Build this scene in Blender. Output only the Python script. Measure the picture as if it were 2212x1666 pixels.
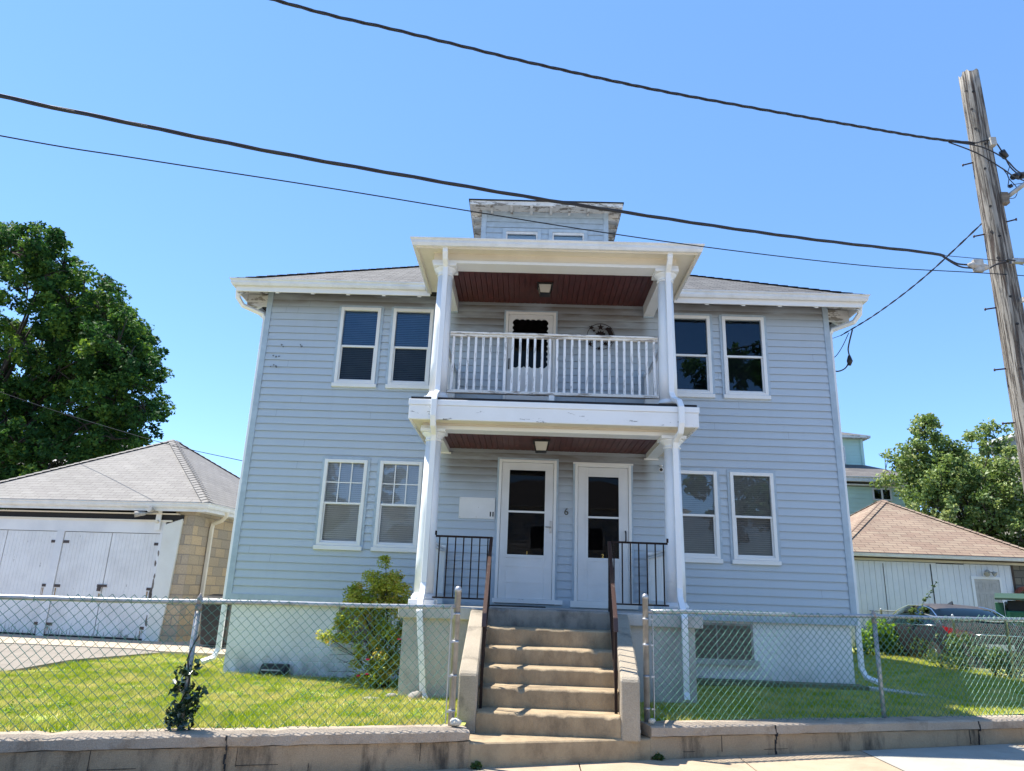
import bpy, math, random
import numpy as np
from mathutils import Vector, Matrix
R = math.radians
scene = bpy.context.scene
for o in list(bpy.data.objects): bpy.data.objects.remove(o)

# ------------------------------------------------------------------ camera
PITCH, ROLL, YAW = R(16.4), R(2.1), R(1.4)
fw = Vector((-math.sin(YAW)*math.cos(PITCH), math.cos(YAW)*math.cos(PITCH), math.sin(PITCH)))
r0 = fw.cross(Vector((0, 0, 1))).normalized(); u0 = r0.cross(fw)
rt = r0*math.cos(ROLL) + u0*math.sin(ROLL); up = -r0*math.sin(ROLL) + u0*math.cos(ROLL)
cd = bpy.data.cameras.new('camera'); cam = bpy.data.objects.new('camera', cd)
scene.collection.objects.link(cam)
M4 = Matrix((rt, up, -fw)).transposed().to_4x4(); M4.translation = (0, 0, 1.5)
cam.matrix_world = M4
cd.sensor_width = 36; cd.lens = 36*1538/2212; cd.clip_start = .05; cd.clip_end = 2000
scene.camera = cam

# ------------------------------------------------------------------ sky, sun, exposure
SUNV = Vector((-.47, .20, 1)).normalized()          # towards the sun
EL = math.asin(SUNV.z); AZ = math.atan2(SUNV.x, SUNV.y)
w = bpy.data.worlds.new('World'); scene.world = w; w.use_nodes = True
nt = w.node_tree; nt.nodes.clear()
sky = nt.nodes.new('ShaderNodeTexSky'); sky.sky_type = 'NISHITA'; sky.sun_disc = False
sky.sun_elevation = EL; sky.sun_rotation = AZ; sky.air_density = .75; sky.dust_density = .0; sky.ozone_density = 4.0
bg = nt.nodes.new('ShaderNodeBackground'); bg.inputs[1].default_value = .076
wo = nt.nodes.new('ShaderNodeOutputWorld')
hs = nt.nodes.new('ShaderNodeHueSaturation'); hs.inputs['Saturation'].default_value = 1.06; hs.inputs['Hue'].default_value = .5; mxs = nt.nodes.new('ShaderNodeMix'); mxs.data_type = 'RGBA'; mxs.inputs[0].default_value = .42; mxs.inputs[7].default_value = (.56, 1.28, 2.6, 1); nt.links.new(sky.outputs[0], hs.inputs['Color']); nt.links.new(hs.outputs[0], mxs.inputs[6]); nt.links.new(mxs.outputs[2], bg.inputs[0]); nt.links.new(bg.outputs[0], wo.inputs[0])
sl = bpy.data.lights.new('sun', 'SUN'); sl.energy = 2.1; sl.angle = R(.53); sl.color = (1, .94, .84)
so = bpy.data.objects.new('sun', sl); scene.collection.objects.link(so)
so.rotation_euler = SUNV.to_track_quat('Z', 'Y').to_euler(); so.location = (-20, 10, 30)
scene.view_settings.view_transform = 'Standard'; scene.view_settings.look = 'None'
scene.view_settings.exposure = 2.32; scene.view_settings.gamma = 1

# ------------------------------------------------------------------ materials
MAT = {}
def new_mat(name):
    m = bpy.data.materials.new(name); m.use_nodes = True; t = m.node_tree; t.nodes.clear()
    out = t.nodes.new('ShaderNodeOutputMaterial'); b = t.nodes.new('ShaderNodeBsdfPrincipled')
    t.links.new(b.outputs[0], out.inputs[0]); MAT[name] = m
    return m, t, b, out
def N(t, typ, **k):
    n = t.nodes.new('ShaderNode'+typ)
    for a, v in k.items(): setattr(n, a, v)
    return n
def col(c): return (c[0], c[1], c[2], 1)
def pos(t, scale=(1, 1, 1), uv=False):
    mp = N(t, 'Mapping'); mp.inputs['Scale'].default_value = scale
    if uv:
        s = N(t, 'UVMap'); t.links.new(s.outputs[0], mp.inputs[0])
    else:
        s = N(t, 'NewGeometry'); t.links.new(s.outputs['Position'], mp.inputs[0])
    return mp.outputs[0]
def noise(t, vec, scale, detail=4, rough=.55):
    n = N(t, 'TexNoise'); n.inputs['Scale'].default_value = scale; n.inputs['Detail'].default_value = detail
    n.inputs['Roughness'].default_value = rough; t.links.new(vec, n.inputs['Vector']); return n.outputs[0]
def ramp(t, fac, a, b, c0=(0, 0, 0), c1=(1, 1, 1)):
    r = N(t, 'ValToRGB'); e = r.color_ramp.elements
    e[0].position = a; e[1].position = b; e[0].color = col(c0); e[1].color = col(c1)
    t.links.new(fac, r.inputs[0]); return r.outputs[0]
def mix(t, fac, a, b, blend='MIX'):
    m = N(t, 'Mix', data_type='RGBA', blend_type=blend)
    for s, v in ((0, fac), (6, a), (7, b)):
        if isinstance(v, (int, float)): m.inputs[s].default_value = v
        elif isinstance(v, tuple): m.inputs[s].default_value = col(v)
        else: t.links.new(v, m.inputs[s])
    return m.outputs[2]
def bump(t, b, h, strength=.3, dist=.01):
    n = N(t, 'Bump'); n.inputs['Strength'].default_value = strength; n.inputs['Distance'].default_value = dist
    t.links.new(h, n.inputs['Height']); t.links.new(n.outputs[0], b.inputs['Normal'])

def simple(name, c1, c2=None, scale=8, rough=.6, metal=0, bs=0, bscale=60, stretch=(1, 1, 1), spec=.5, a=.35, bb=.65):
    m, t, b, o = new_mat(name)
    b.inputs['Roughness'].default_value = rough; b.inputs['Metallic'].default_value = metal
    b.inputs['Specular IOR Level'].default_value = spec
    if c2 is None: c2 = tuple(x*.85 for x in c1)
    v = pos(t, stretch)
    t.links.new(mix(t, ramp(t, noise(t, v, scale), a, bb), c2, c1), b.inputs['Base Color'])
    if bs: bump(t, b, noise(t, v, bscale), bs, .01)
    return m

def worn(name, base, dirt, under, scale=14, stretch=(1, 1, 1), thr=.62, dirtscale=1.6, dirtamt=.35, rough=.5):
    """paint with soft dirt plus flaked patches that show what is under it"""
    m, t, b, o = new_mat(name); b.inputs['Roughness'].default_value = rough
    v = pos(t); v2 = pos(t, stretch)
    d = ramp(t, noise(t, v, dirtscale, 6, .65), .42, .72)
    dm = N(t, 'Math', operation='MULTIPLY'); t.links.new(d, dm.inputs[0]); dm.inputs[1].default_value = dirtamt
    c = mix(t, dm.outputs[0], base, dirt)
    f = ramp(t, noise(t, v2, scale, 8, .7), thr, thr+.015)
    t.links.new(mix(t, f, c, under), b.inputs['Base Color'])
    inv = N(t, 'Math', operation='SUBTRACT'); inv.inputs[0].default_value = 1; t.links.new(f, inv.inputs[1])
    bump(t, b, inv.outputs[0], .4, .004)
    return m

def brick(name, c1, c2, mortar, bw, bh, ms, off=.5, rough=.85, bs=.4, extra=None, nscale=30, uvscale=1, patch=None, skip=None):
    m, t, b, o = new_mat(name); b.inputs['Roughness'].default_value = rough
    v = pos(t, (uvscale,)*3, uv=True)
    k = N(t, 'TexBrick'); k.offset = off; k.inputs['Color1'].default_value = col(c1); k.inputs['Color2'].default_value = col(c2)
    k.inputs['Mortar'].default_value = col(mortar); k.inputs['Scale'].default_value = 1
    k.inputs['Mortar Size'].default_value = ms; k.inputs['Brick Width'].default_value = bw; k.inputs['Row Height'].default_value = bh
    k.inputs['Mortar Smooth'].default_value = .2; k.inputs['Bias'].default_value = 0
    t.links.new(v, k.inputs['Vector'])
    n = noise(t, v, nscale, 5); c = mix(t, .35, k.outputs[0], mix(t, n, (0, 0, 0), (1, 1, 1)), 'OVERLAY')
    if patch:
        c = mix(t, ramp(t, noise(t, v, .9, 3), .45, .6), c, mix(t, .5, c, patch))
    big = ramp(t, noise(t, v, .7, 5), .3, .75, (.8, .8, .8), (1.12, 1.12, 1.12))
    t.links.new(mix(t, .8, c, big, 'MULTIPLY'), b.inputs['Base Color'])
    inv = N(t, 'Math', operation='SUBTRACT'); inv.inputs[0].default_value = 1; t.links.new(k.outputs[1], inv.inputs[1])
    ad = N(t, 'Math', operation='MULTIPLY_ADD'); t.links.new(n, ad.inputs[0]); ad.inputs[1].default_value = .3; t.links.new(inv.outputs[0], ad.inputs[2])
    bump(t, b, ad.outputs[0], bs, .008)
    return m

# siding: blue grey vinyl with the brown grime that collects under eaves and porch ceilings
m, t, b, o = new_mat('siding'); b.inputs['Roughness'].default_value = .55; b.inputs['Specular IOR Level'].default_value = .35
v = pos(t)
base = mix(t, ramp(t, noise(t, v, .8, 5), .3, .7), (.445, .51, .57), (.47, .535, .595))
sp = N(t, 'SeparateXYZ'); g = N(t, 'NewGeometry'); t.links.new(g.outputs['Position'], sp.inputs[0])
def band(lo, hi, sock='Z', soft=.35):
    r = N(t, 'MapRange', interpolation_type='SMOOTHSTEP'); r.inputs[1].default_value = lo; r.inputs[2].default_value = hi
    t.links.new(sp.outputs[sock], r.inputs[0]); return r.outputs[0]
def mul(a, b_):
    q = N(t, 'Math', operation='MULTIPLY')
    for i, x in enumerate((a, b_)):
        if isinstance(x, (int, float)): q.inputs[i].default_value = x
        else: t.links.new(x, q.inputs[i])
    return q.outputs[0]
def one_minus(a):
    q = N(t, 'Math', operation='SUBTRACT'); q.inputs[0].default_value = 1; t.links.new(a, q.inputs[1]); return q.outputs[0]
def addm(a, b_):
    q = N(t, 'Math', operation='MAXIMUM'); t.links.new(a, q.inputs[0]); t.links.new(b_, q.inputs[1]); return q.outputs[0]
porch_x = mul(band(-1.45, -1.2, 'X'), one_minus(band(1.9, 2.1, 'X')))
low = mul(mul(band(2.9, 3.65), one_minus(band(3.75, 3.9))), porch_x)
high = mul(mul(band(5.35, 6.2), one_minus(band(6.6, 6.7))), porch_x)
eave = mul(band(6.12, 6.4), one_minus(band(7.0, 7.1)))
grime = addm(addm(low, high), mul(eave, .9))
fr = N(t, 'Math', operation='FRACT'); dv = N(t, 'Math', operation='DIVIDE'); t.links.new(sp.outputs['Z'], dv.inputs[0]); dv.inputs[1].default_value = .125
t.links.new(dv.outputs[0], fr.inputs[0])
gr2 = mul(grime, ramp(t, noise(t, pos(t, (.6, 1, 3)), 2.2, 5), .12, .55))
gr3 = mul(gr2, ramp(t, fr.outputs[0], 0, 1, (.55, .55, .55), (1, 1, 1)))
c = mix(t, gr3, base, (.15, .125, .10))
c = mix(t, ramp(t, noise(t, pos(t, (2.2, 1, .18)), 3.5, 5), .5, .75, (0, 0, 0), (.07, .07, .07)), c, (.30, .31, .31))
t.links.new(c, b.inputs['Base Color']); bump(t, b, noise(t, pos(t, (1, 1, 6)), 30, 3), .12, .004); bump(t, b, noise(t, pos(t, (.5, 1, 3)), 3, 2), .10, .02)

simple('corner_blue', (.41, .50, .58), rough=.5)
m, t, b, o = new_mat('foundation_paint'); b.inputs['Roughness'].default_value = .9
v = pos(t); c = mix(t, ramp(t, noise(t, v, 1.3, 6, .65), .4, .7), (.82, .82, .81), (.72, .72, .71))
c = mix(t, ramp(t, noise(t, pos(t, (1, 1, 1.6)), 6, 8, .7), .63, .66), c, (.40, .38, .34))
sp = N(t, 'SeparateXYZ'); t.links.new(v, sp.inputs[0]); mr = N(t, 'MapRange'); mr.inputs[1].default_value = .62; mr.inputs[2].default_value = .2; t.links.new(sp.outputs['Z'], mr.inputs[0])
q = N(t, 'Math', operation='MULTIPLY'); t.links.new(mr.outputs[0], q.inputs[0]); t.links.new(ramp(t, noise(t, pos(t, (1, 1, .6)), 4, 7, .7), .38, .6), q.inputs[1])
t.links.new(mix(t, q.outputs[0], c, (.30, .29, .25)), b.inputs['Base Color'])
vb = N(t, 'Mapping'); vb.inputs['Rotation'].default_value = (R(90), 0, 0); t.links.new(v, vb.inputs[0])
k = N(t, 'TexBrick'); k.inputs['Scale'].default_value = 1; k.inputs['Brick Width'].default_value = .41; k.inputs['Row Height'].default_value = .205; k.inputs['Mortar Size'].default_value = .008; k.inputs['Mortar Smooth'].default_value = .6; t.links.new(vb.outputs[0], k.inputs['Vector'])
ad = N(t, 'Math', operation='MULTIPLY_ADD'); t.links.new(noise(t, v, 16, 5), ad.inputs[0]); ad.inputs[1].default_value = 1.2; inv = N(t, 'Math', operation='SUBTRACT'); inv.inputs[0].default_value = 1; t.links.new(k.outputs[1], inv.inputs[1]); t.links.new(inv.outputs[0], ad.inputs[2])
bump(t, b, ad.outputs[0], .5, .008)
worn('white_trim', (.78, .78, .77), (.62, .59, .52), (.72, .71, .69), 4, (1, 1, 1), .75, 1.5, .25, .45)
worn('column_paint', (.80, .81, .82), (.66, .63, .57), (.74, .73, .7), 4, (1, 1, 1), .78, 1.5, .2, .4)
worn('gutter_white', (.72, .72, .71), (.48, .47, .44), (.50, .49, .45), 18, (.15, 1, 2), .72, 5, .45, .4)
worn('cream_trim', (.74, .68, .57), (.45, .38, .28), (.34, .30, .24), 6, (.25, 1, 4), .665, 1.2, .35, .6)
worn('flaking_white', (.80, .80, .80), (.62, .60, .56), (.22, .21, .20), 5.5, (.5, 1, 2.2), .615, 1.5, .3, .6)
worn('flaking_rail', (.80, .80, .80), (.6, .59, .57), (.40, .40, .39), 18, (3, 3, .3), .56, 3, .4, .65)
worn('flaking_rail_top', (.76, .74, .70), (.5, .45, .38), (.30, .27, .24), 16, (.25, 2, 2.4), .545, 3, .4, .65)
worn('dormer_wood', (.66, .66, .64), (.42, .40, .36), (.24, .22, .19), 7, (.5, 1, 2), .54, 2, .6, .8)
simple('door_white', (.74, .74, .74), (.66, .66, .65), 2, .4)
simple('dark_room', (.018, .014, .013), (.008, .007, .007), 3, .9)
simple('chip_grey', (.17, .19, .21), rough=.8)
simple('seam_grey', (.22, .26, .30), rough=.8)  # dark line of the vertical butt joints between boards
simple('rot_stain', (.20, .18, .16), rough=.9)
simple('rust_stain', (.42, .28, .16), rough=.9)
simple('dark_gap', (.02, .02, .022), rough=.9)
simple('black_iron', (.014, .012, .012), (.03, .016, .012), 20, .7, spec=.15)
worn('rusty_handrail', (.05, .026, .022), (.03, .018, .015), (.035, .02, .02), 20, (1, 1, 1), .62, 6, .6, .35)
simple('galvanised', (.44, .45, .46), (.30, .31, .32), 14, .42, .55, bs=.1)
simple('old_galvanised', (.36, .35, .34), (.24, .2, .17), 9, .6, .3)
simple('green_wire', (.04, .15, .115), (.07, .22, .17), 3, .5)
simple('side_wire', (.25, .26, .25), (.18, .2, .19), 6, .5, .3)
simple('black_plastic', (.016, .017, .02), rough=.45)
simple('cable_black', (.018, .018, .022), rough=.5)
simple('cable_grey', (.025, .03, .038), rough=.8, spec=.1)
simple('chalk_grey', (.48, .46, .42), (.3, .28, .25), 20, .8, bs=.3)
simple('brass', (.75, .5, .12), rough=.4, metal=.5)
simple('house_number', (.09, .09, .08), rough=.5)
simple('handle_metal', (.45, .43, .4), rough=.35, metal=.7)
simple('bare_wood', (.20, .165, .125), (.11, .09, .07), 8, .85, stretch=(1, 6, 6), bs=.4)
simple('blind_white', (.88, .88, .88), (.82, .82, .82), 3, .6)
simple('blind_grey', (.40, .405, .40), (.35, .35, .35), 3, .6)
simple('blind_dark', (.20, .30, .42), (.16, .26, .38), 3, .6)  # blue of the reflected sky put into the slat colour
simple('screen_mesh', (.09, .10, .11), rough=.8)
simple('rose_pink', (.65, .03, .10), rough=.6)
simple('rock_grey', (.28, .265, .24), (.25, .23, .2), 18, .9, bs=.6, bscale=30)
simple('white_rock', (.72, .68, .58), (.5, .45, .36), 18, .9, bs=.6, bscale=30)
simple('soil', (.12, .10, .065), (.07, .06, .04), 5, .95, bs=.6, bscale=30)
simple('pale_asphalt', (.31, .30, .285), (.26, .25, .24), 40, .9, bs=.4, bscale=120)  # lighter than real asphalt, so the unseen road bounces light onto the house
simple('dry_earth', (.20, .18, .12), (.12, .13, .06), 2, .95, bs=.5)
simple('dumpster_green', (.018, .13, .06), (.012, .09, .045), 4, .5)
simple('dumpster_lid', (.025, .065, .035), rough=.5)
simple('car_paint', (.012, .011, .014), (.018, .016, .018), 5, .55, spec=.12)
simple('car_roof_dust', (.07, .06, .055), (.045, .04, .04), 3, .45)
simple('chrome', (.7, .72, .75), rough=.15, metal=1)
simple('tail_light', (.22, .006, .008), rough=.15)
simple('tyre', (.02, .02, .02), rough=.8)
simple('plate', (.55, .55, .55), rough=.5)
simple('hose_red', (.22, .05, .03), rough=.5)
simple('green_siding', (.50, .68, .61), (.44, .60, .54), 1, .6)
simple('far_white', (.70, .70, .69), rough=.6)
simple('far_wall', (.45, .44, .40), rough=.8)
simple('bark', (.055, .045, .034), (.03, .024, .018), 6, .95, bs=.8, bscale=14, stretch=(1, 1, .3))
simple('lamp_black', (.02, .02, .02), rough=.5)
simple('tar_edge', (.05, .04, .035), rough=.9)
simple('brown_edge', (.07, .045, .03), rough=.8)
worn('garage_paint', (.74, .74, .73), (.50, .49, .48), (.19, .17, .15), 9, (2.2, 2.2, .35), .66, 1.2, .6, .6)
worn('garage_paint_clean', (.75, .75, .745), (.50, .52, .55), (.25, .24, .22), 12, (2, 2, .6), .745, .9, .5, .6)
worn('stucco_pier', (.70, .71, .66), (.58, .56, .48), (.35, .33, .28), 5, (1, 1, 1), .74, 2, .4, .85)

# frosted lamp glass, dark window glass
m, t, b, o = new_mat('lamp_glass'); b.inputs['Base Color'].default_value = (.55, .53, .46, 1); b.inputs['Roughness'].default_value = .25
def glass(name, tint, ior, rough=0.0, gcol=(1, 1, 1)):
    m, t, b, o = new_mat(name); t.nodes.remove(b)
    tr = N(t, 'BsdfTransparent'); tr.inputs[0].default_value = col(tint)
    gl = N(t, 'BsdfGlossy'); gl.inputs[0].default_value = col(gcol); gl.inputs['Roughness'].default_value = rough
    f = N(t, 'Fresnel'); f.inputs['IOR'].default_value = ior
    ms = N(t, 'MixShader'); t.links.new(f.outputs[0], ms.inputs[0]); t.links.new(tr.outputs[0], ms.inputs[1]); t.links.new(gl.outputs[0], ms.inputs[2])
    bp = N(t, 'Bump'); bp.inputs['Strength'].default_value = .03; bp.inputs['Distance'].default_value = .02
    t.links.new(noise(t, pos(t), 2.5, 1), bp.inputs['Height']); t.links.new(bp.outputs[0], gl.inputs['Normal']); t.links.new(ms.outputs[0], o.inputs[0])
glass('window_glass', (.66, .80, .92), 1.62, gcol=(.62, .82, 1))
glass('screen_glass', (.46, .47, .49), 1.25)
glass('clear_glass', (.88, .92, .95), 1.9, gcol=(.8, .92, 1))
glass('light_screen', (.66, .67, .68), 1.35)
glass('car_glass', (.25, .28, .28), 1.45, gcol=(.8, .9, .85))

# dark red porch ceiling boards run front to back
m, t, b, o = new_mat('ceiling_red'); b.inputs['Roughness'].default_value = .5
v = pos(t, (1, .25, 1)); n = noise(t, v, 14, 5)
knot = ramp(t, noise(t, pos(t), 7, 2), .70, .76)
t.links.new(mix(t, knot, mix(t, ramp(t, n, .3, .7), (.070, .017, .014), (.125, .030, .024)), (.22, .07, .06)), b.inputs['Base Color'])

# concretes
def concrete(name, c1, c2, stain, stretch=(1, 1, 1), sscale=2.2, slo=.5, shi=.75, bs=.5, rust=None, speck=.25):
    m, t, b, o = new_mat(name); b.inputs['Roughness'].default_value = .92; b.inputs['Specular IOR Level'].default_value = .2
    v = pos(t); vs = pos(t, stretch)
    c = mix(t, ramp(t, noise(t, v, 3, 6), .3, .7), c1, c2)
    c = mix(t, ramp(t, noise(t, vs, sscale, 7, .68), slo, shi), c, stain)
    c = mix(t, speck*.55, c, mix(t, ramp(t, noise(t, v, 150, 3), .35, .65), (.25, .25, .25), (.8, .8, .8)), 'OVERLAY')
    if rust: c = mix(t, ramp(t, noise(t, v, 1.3, 3), .60, .72), c, rust)
    t.links.new(c, b.inputs['Base Color'])
    bump(t, b, noise(t, v, 70, 6, .7), bs, .012)
concrete('sidewalk_concrete', (.36, .28, .195), (.42, .335, .24), (.30, .235, .165), bs=.25, rust=(.55, .40, .26), speck=.3)
concrete('sidewalk_grey', (.33, .32, .28), (.37, .36, .32), (.28, .27, .245), bs=.25, rust=(.42, .38, .33), speck=.3)
concrete('retaining_concrete', (.33, .25, .165), (.40, .31, .21), (.10, .08, .06), (1, 1, .28), 3.6, .50, .66, .9, speck=.5)
concrete('cap_concrete', (.37, .305, .24), (.44, .37, .295), (.20, .16, .12), (1, 1, 1), 3.4, .52, .75, 1, speck=.5)
concrete('step_concrete', (.35, .265, .165), (.40, .31, .20), (.21, .16, .105), (1, 1, .6), 3.6, .44, .68, .5)
concrete('step_top_concrete', (.24, .225, .195), (.28, .26, .225), (.11, .10, .09), (1, 1, .7), 3.5, .45, .7, .6)
concrete('cheek_concrete', (.33, .285, .22), (.39, .335, .26), (.15, .135, .11), (1, 1, .8), 3.2, .52, .72, .8, speck=.45)
concrete('pier_concrete', (.48, .465, .435), (.54, .52, .485), (.27, .26, .235), (1, 1, .7), 1.6, .45, .75, .5)
concrete('driveway', (.225, .20, .17), (.26, .23, .195), (.18, .16, .135), bs=.4, speck=.6)
concrete('apron_concrete', (.40, .33, .25), (.46, .38, .29), (.34, .27, .2), bs=.2)

brick('house_shingle', (.150, .148, .145), (.062, .062, .064), (.03, .03, .03), .23, .10, .014, .37, bs=.5)
brick('garage_shingle', (.235, .225, .21), (.195, .185, .175), (.12, .11, .10), .34, .14, .008, .5, bs=.5)
brick('brown_shingle', (.31, .235, .165), (.25, .17, .12), (.10, .06, .045), .42, .15, .009, .43, bs=.5)
brick('far_shingle', (.15, .14, .135), (.095, .09, .09), (.09, .08, .07), .5, .2, .012, .4, bs=.3)
brick('dark_shingle', (.16, .15, .155), (.11, .105, .11), (.06, .06, .06), .5, .2, .012, .5, bs=.3)
brick('pale_shingle', (.42, .42, .43), (.36, .36, .37), (.25, .25, .25), .5, .2, .012, .5, bs=.3)
brick('block_wall', (.52, .39, .24), (.33, .285, .225), (.30, .25, .19), .42, .21, .012, .5, bs=.8)
brick('dark_block', (.20, .17, .12), (.13, .115, .09), (.07, .06, .05), .42, .21, .014, .5, bs=.8)

# weathered pole wood with dark vertical splits and knots
m, t, b, o = new_mat('pole_wood'); b.inputs['Roughness'].default_value = .9
v = pos(t, (1, 1, .035)); n = noise(t, v, 48, 6, .62); cr = ramp(t, n, .40, .52)
n2 = noise(t, pos(t, (1, 1, .2)), 9, 4)
c = mix(t, ramp(t, n2, .3, .7), (.34, .315, .275), (.20, .18, .15))
t.links.new(mix(t, cr, (.07, .05, .04), c), b.inputs['Base Color']); bump(t, b, cr, 1, .02)

# foliage: colour differs from leaf to leaf (attribute 'rnd'), light passes through
def leaf(name, cols, rough=.5, trans=.35, spec=.4):
    m, t, b, o = new_mat(name); b.inputs['Roughness'].default_value = rough; b.inputs['Specular IOR Level'].default_value = spec
    at = N(t, 'Attribute'); at.attribute_name = 'rnd'
    r = N(t, 'ValToRGB'); e = r.color_ramp.elements; n = len(cols)
    e[0].position = 0; e[0].color = col(cols[0]); e[1].position = 1; e[1].color = col(cols[-1])
    for i in range(1, n-1):
        q = e.new(i/(n-1)); q.color = col(cols[i])
    t.links.new(at.outputs['Fac'], r.inputs[0]); t.links.new(r.outputs[0], b.inputs['Base Color'])
    tr = N(t, 'BsdfTranslucent'); h = N(t, 'HueSaturation'); h.inputs['Value'].default_value = 1.5; h.inputs['Saturation'].default_value = 1.1; h.inputs['Hue'].default_value = .485
    t.links.new(r.outputs[0], h.inputs['Color']); t.links.new(h.outputs[0], tr.inputs[0])
    ms = N(t, 'MixShader'); ms.inputs[0].default_value = trans
    t.links.new(b.outputs[0], ms.inputs[1]); t.links.new(tr.outputs[0], ms.inputs[2]); t.links.new(ms.outputs[0], o.inputs[0])
leaf('maple_leaf', [(.012, .045, .014), (.026, .078, .020), (.055, .13, .026), (.19, .30, .05)], trans=.28, rough=.7, spec=.15)
leaf('pale_leaf', [(.065, .115, .03), (.11, .18, .045), (.19, .27, .08), (.42, .46, .20)], trans=.3)
leaf('bush_leaf', [(.12, .19, .03), (.28, .35, .05), (.44, .48, .09), (.55, .36, .10)], trans=.4)
leaf('vine_leaf', [(.012, .030, .014), (.02, .045, .02), (.03, .055, .022)], rough=.22, trans=.08, spec=.8)
leaf('weed_leaf', [(.035, .065, .02), (.07, .12, .03), (.12, .18, .05)], trans=.35)
leaf('bright_leaf', [(.09, .18, .02), (.14, .26, .03), (.2, .32, .05)], trans=.4)
# grass
m, t, b, o = new_mat('grass_blade'); b.inputs['Roughness'].default_value = .7; b.inputs['Specular IOR Level'].default_value = .12
at = N(t, 'Attribute'); at.attribute_name = 'rnd'; v = pos(t)
c = mix(t, at.outputs['Fac'], (.16, .28, .010), (.43, .49, .03))
c = mix(t, ramp(t, noise(t, v, 2.6, 6, .7), .42, .62), c, (.66, .58, .22))
tr = N(t, 'BsdfTranslucent'); t.links.new(c, tr.inputs[0]); t.links.new(c, b.inputs['Base Color'])
ms = N(t, 'MixShader'); ms.inputs[0].default_value = .35
t.links.new(b.outputs[0], ms.inputs[1]); t.links.new(tr.outputs[0], ms.inputs[2]); t.links.new(ms.outputs[0], o.inputs[0])
simple('lawn_soil', (.26, .34, .04), (.42, .38, .13), 3, .95, bs=.6, bscale=40)

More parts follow.
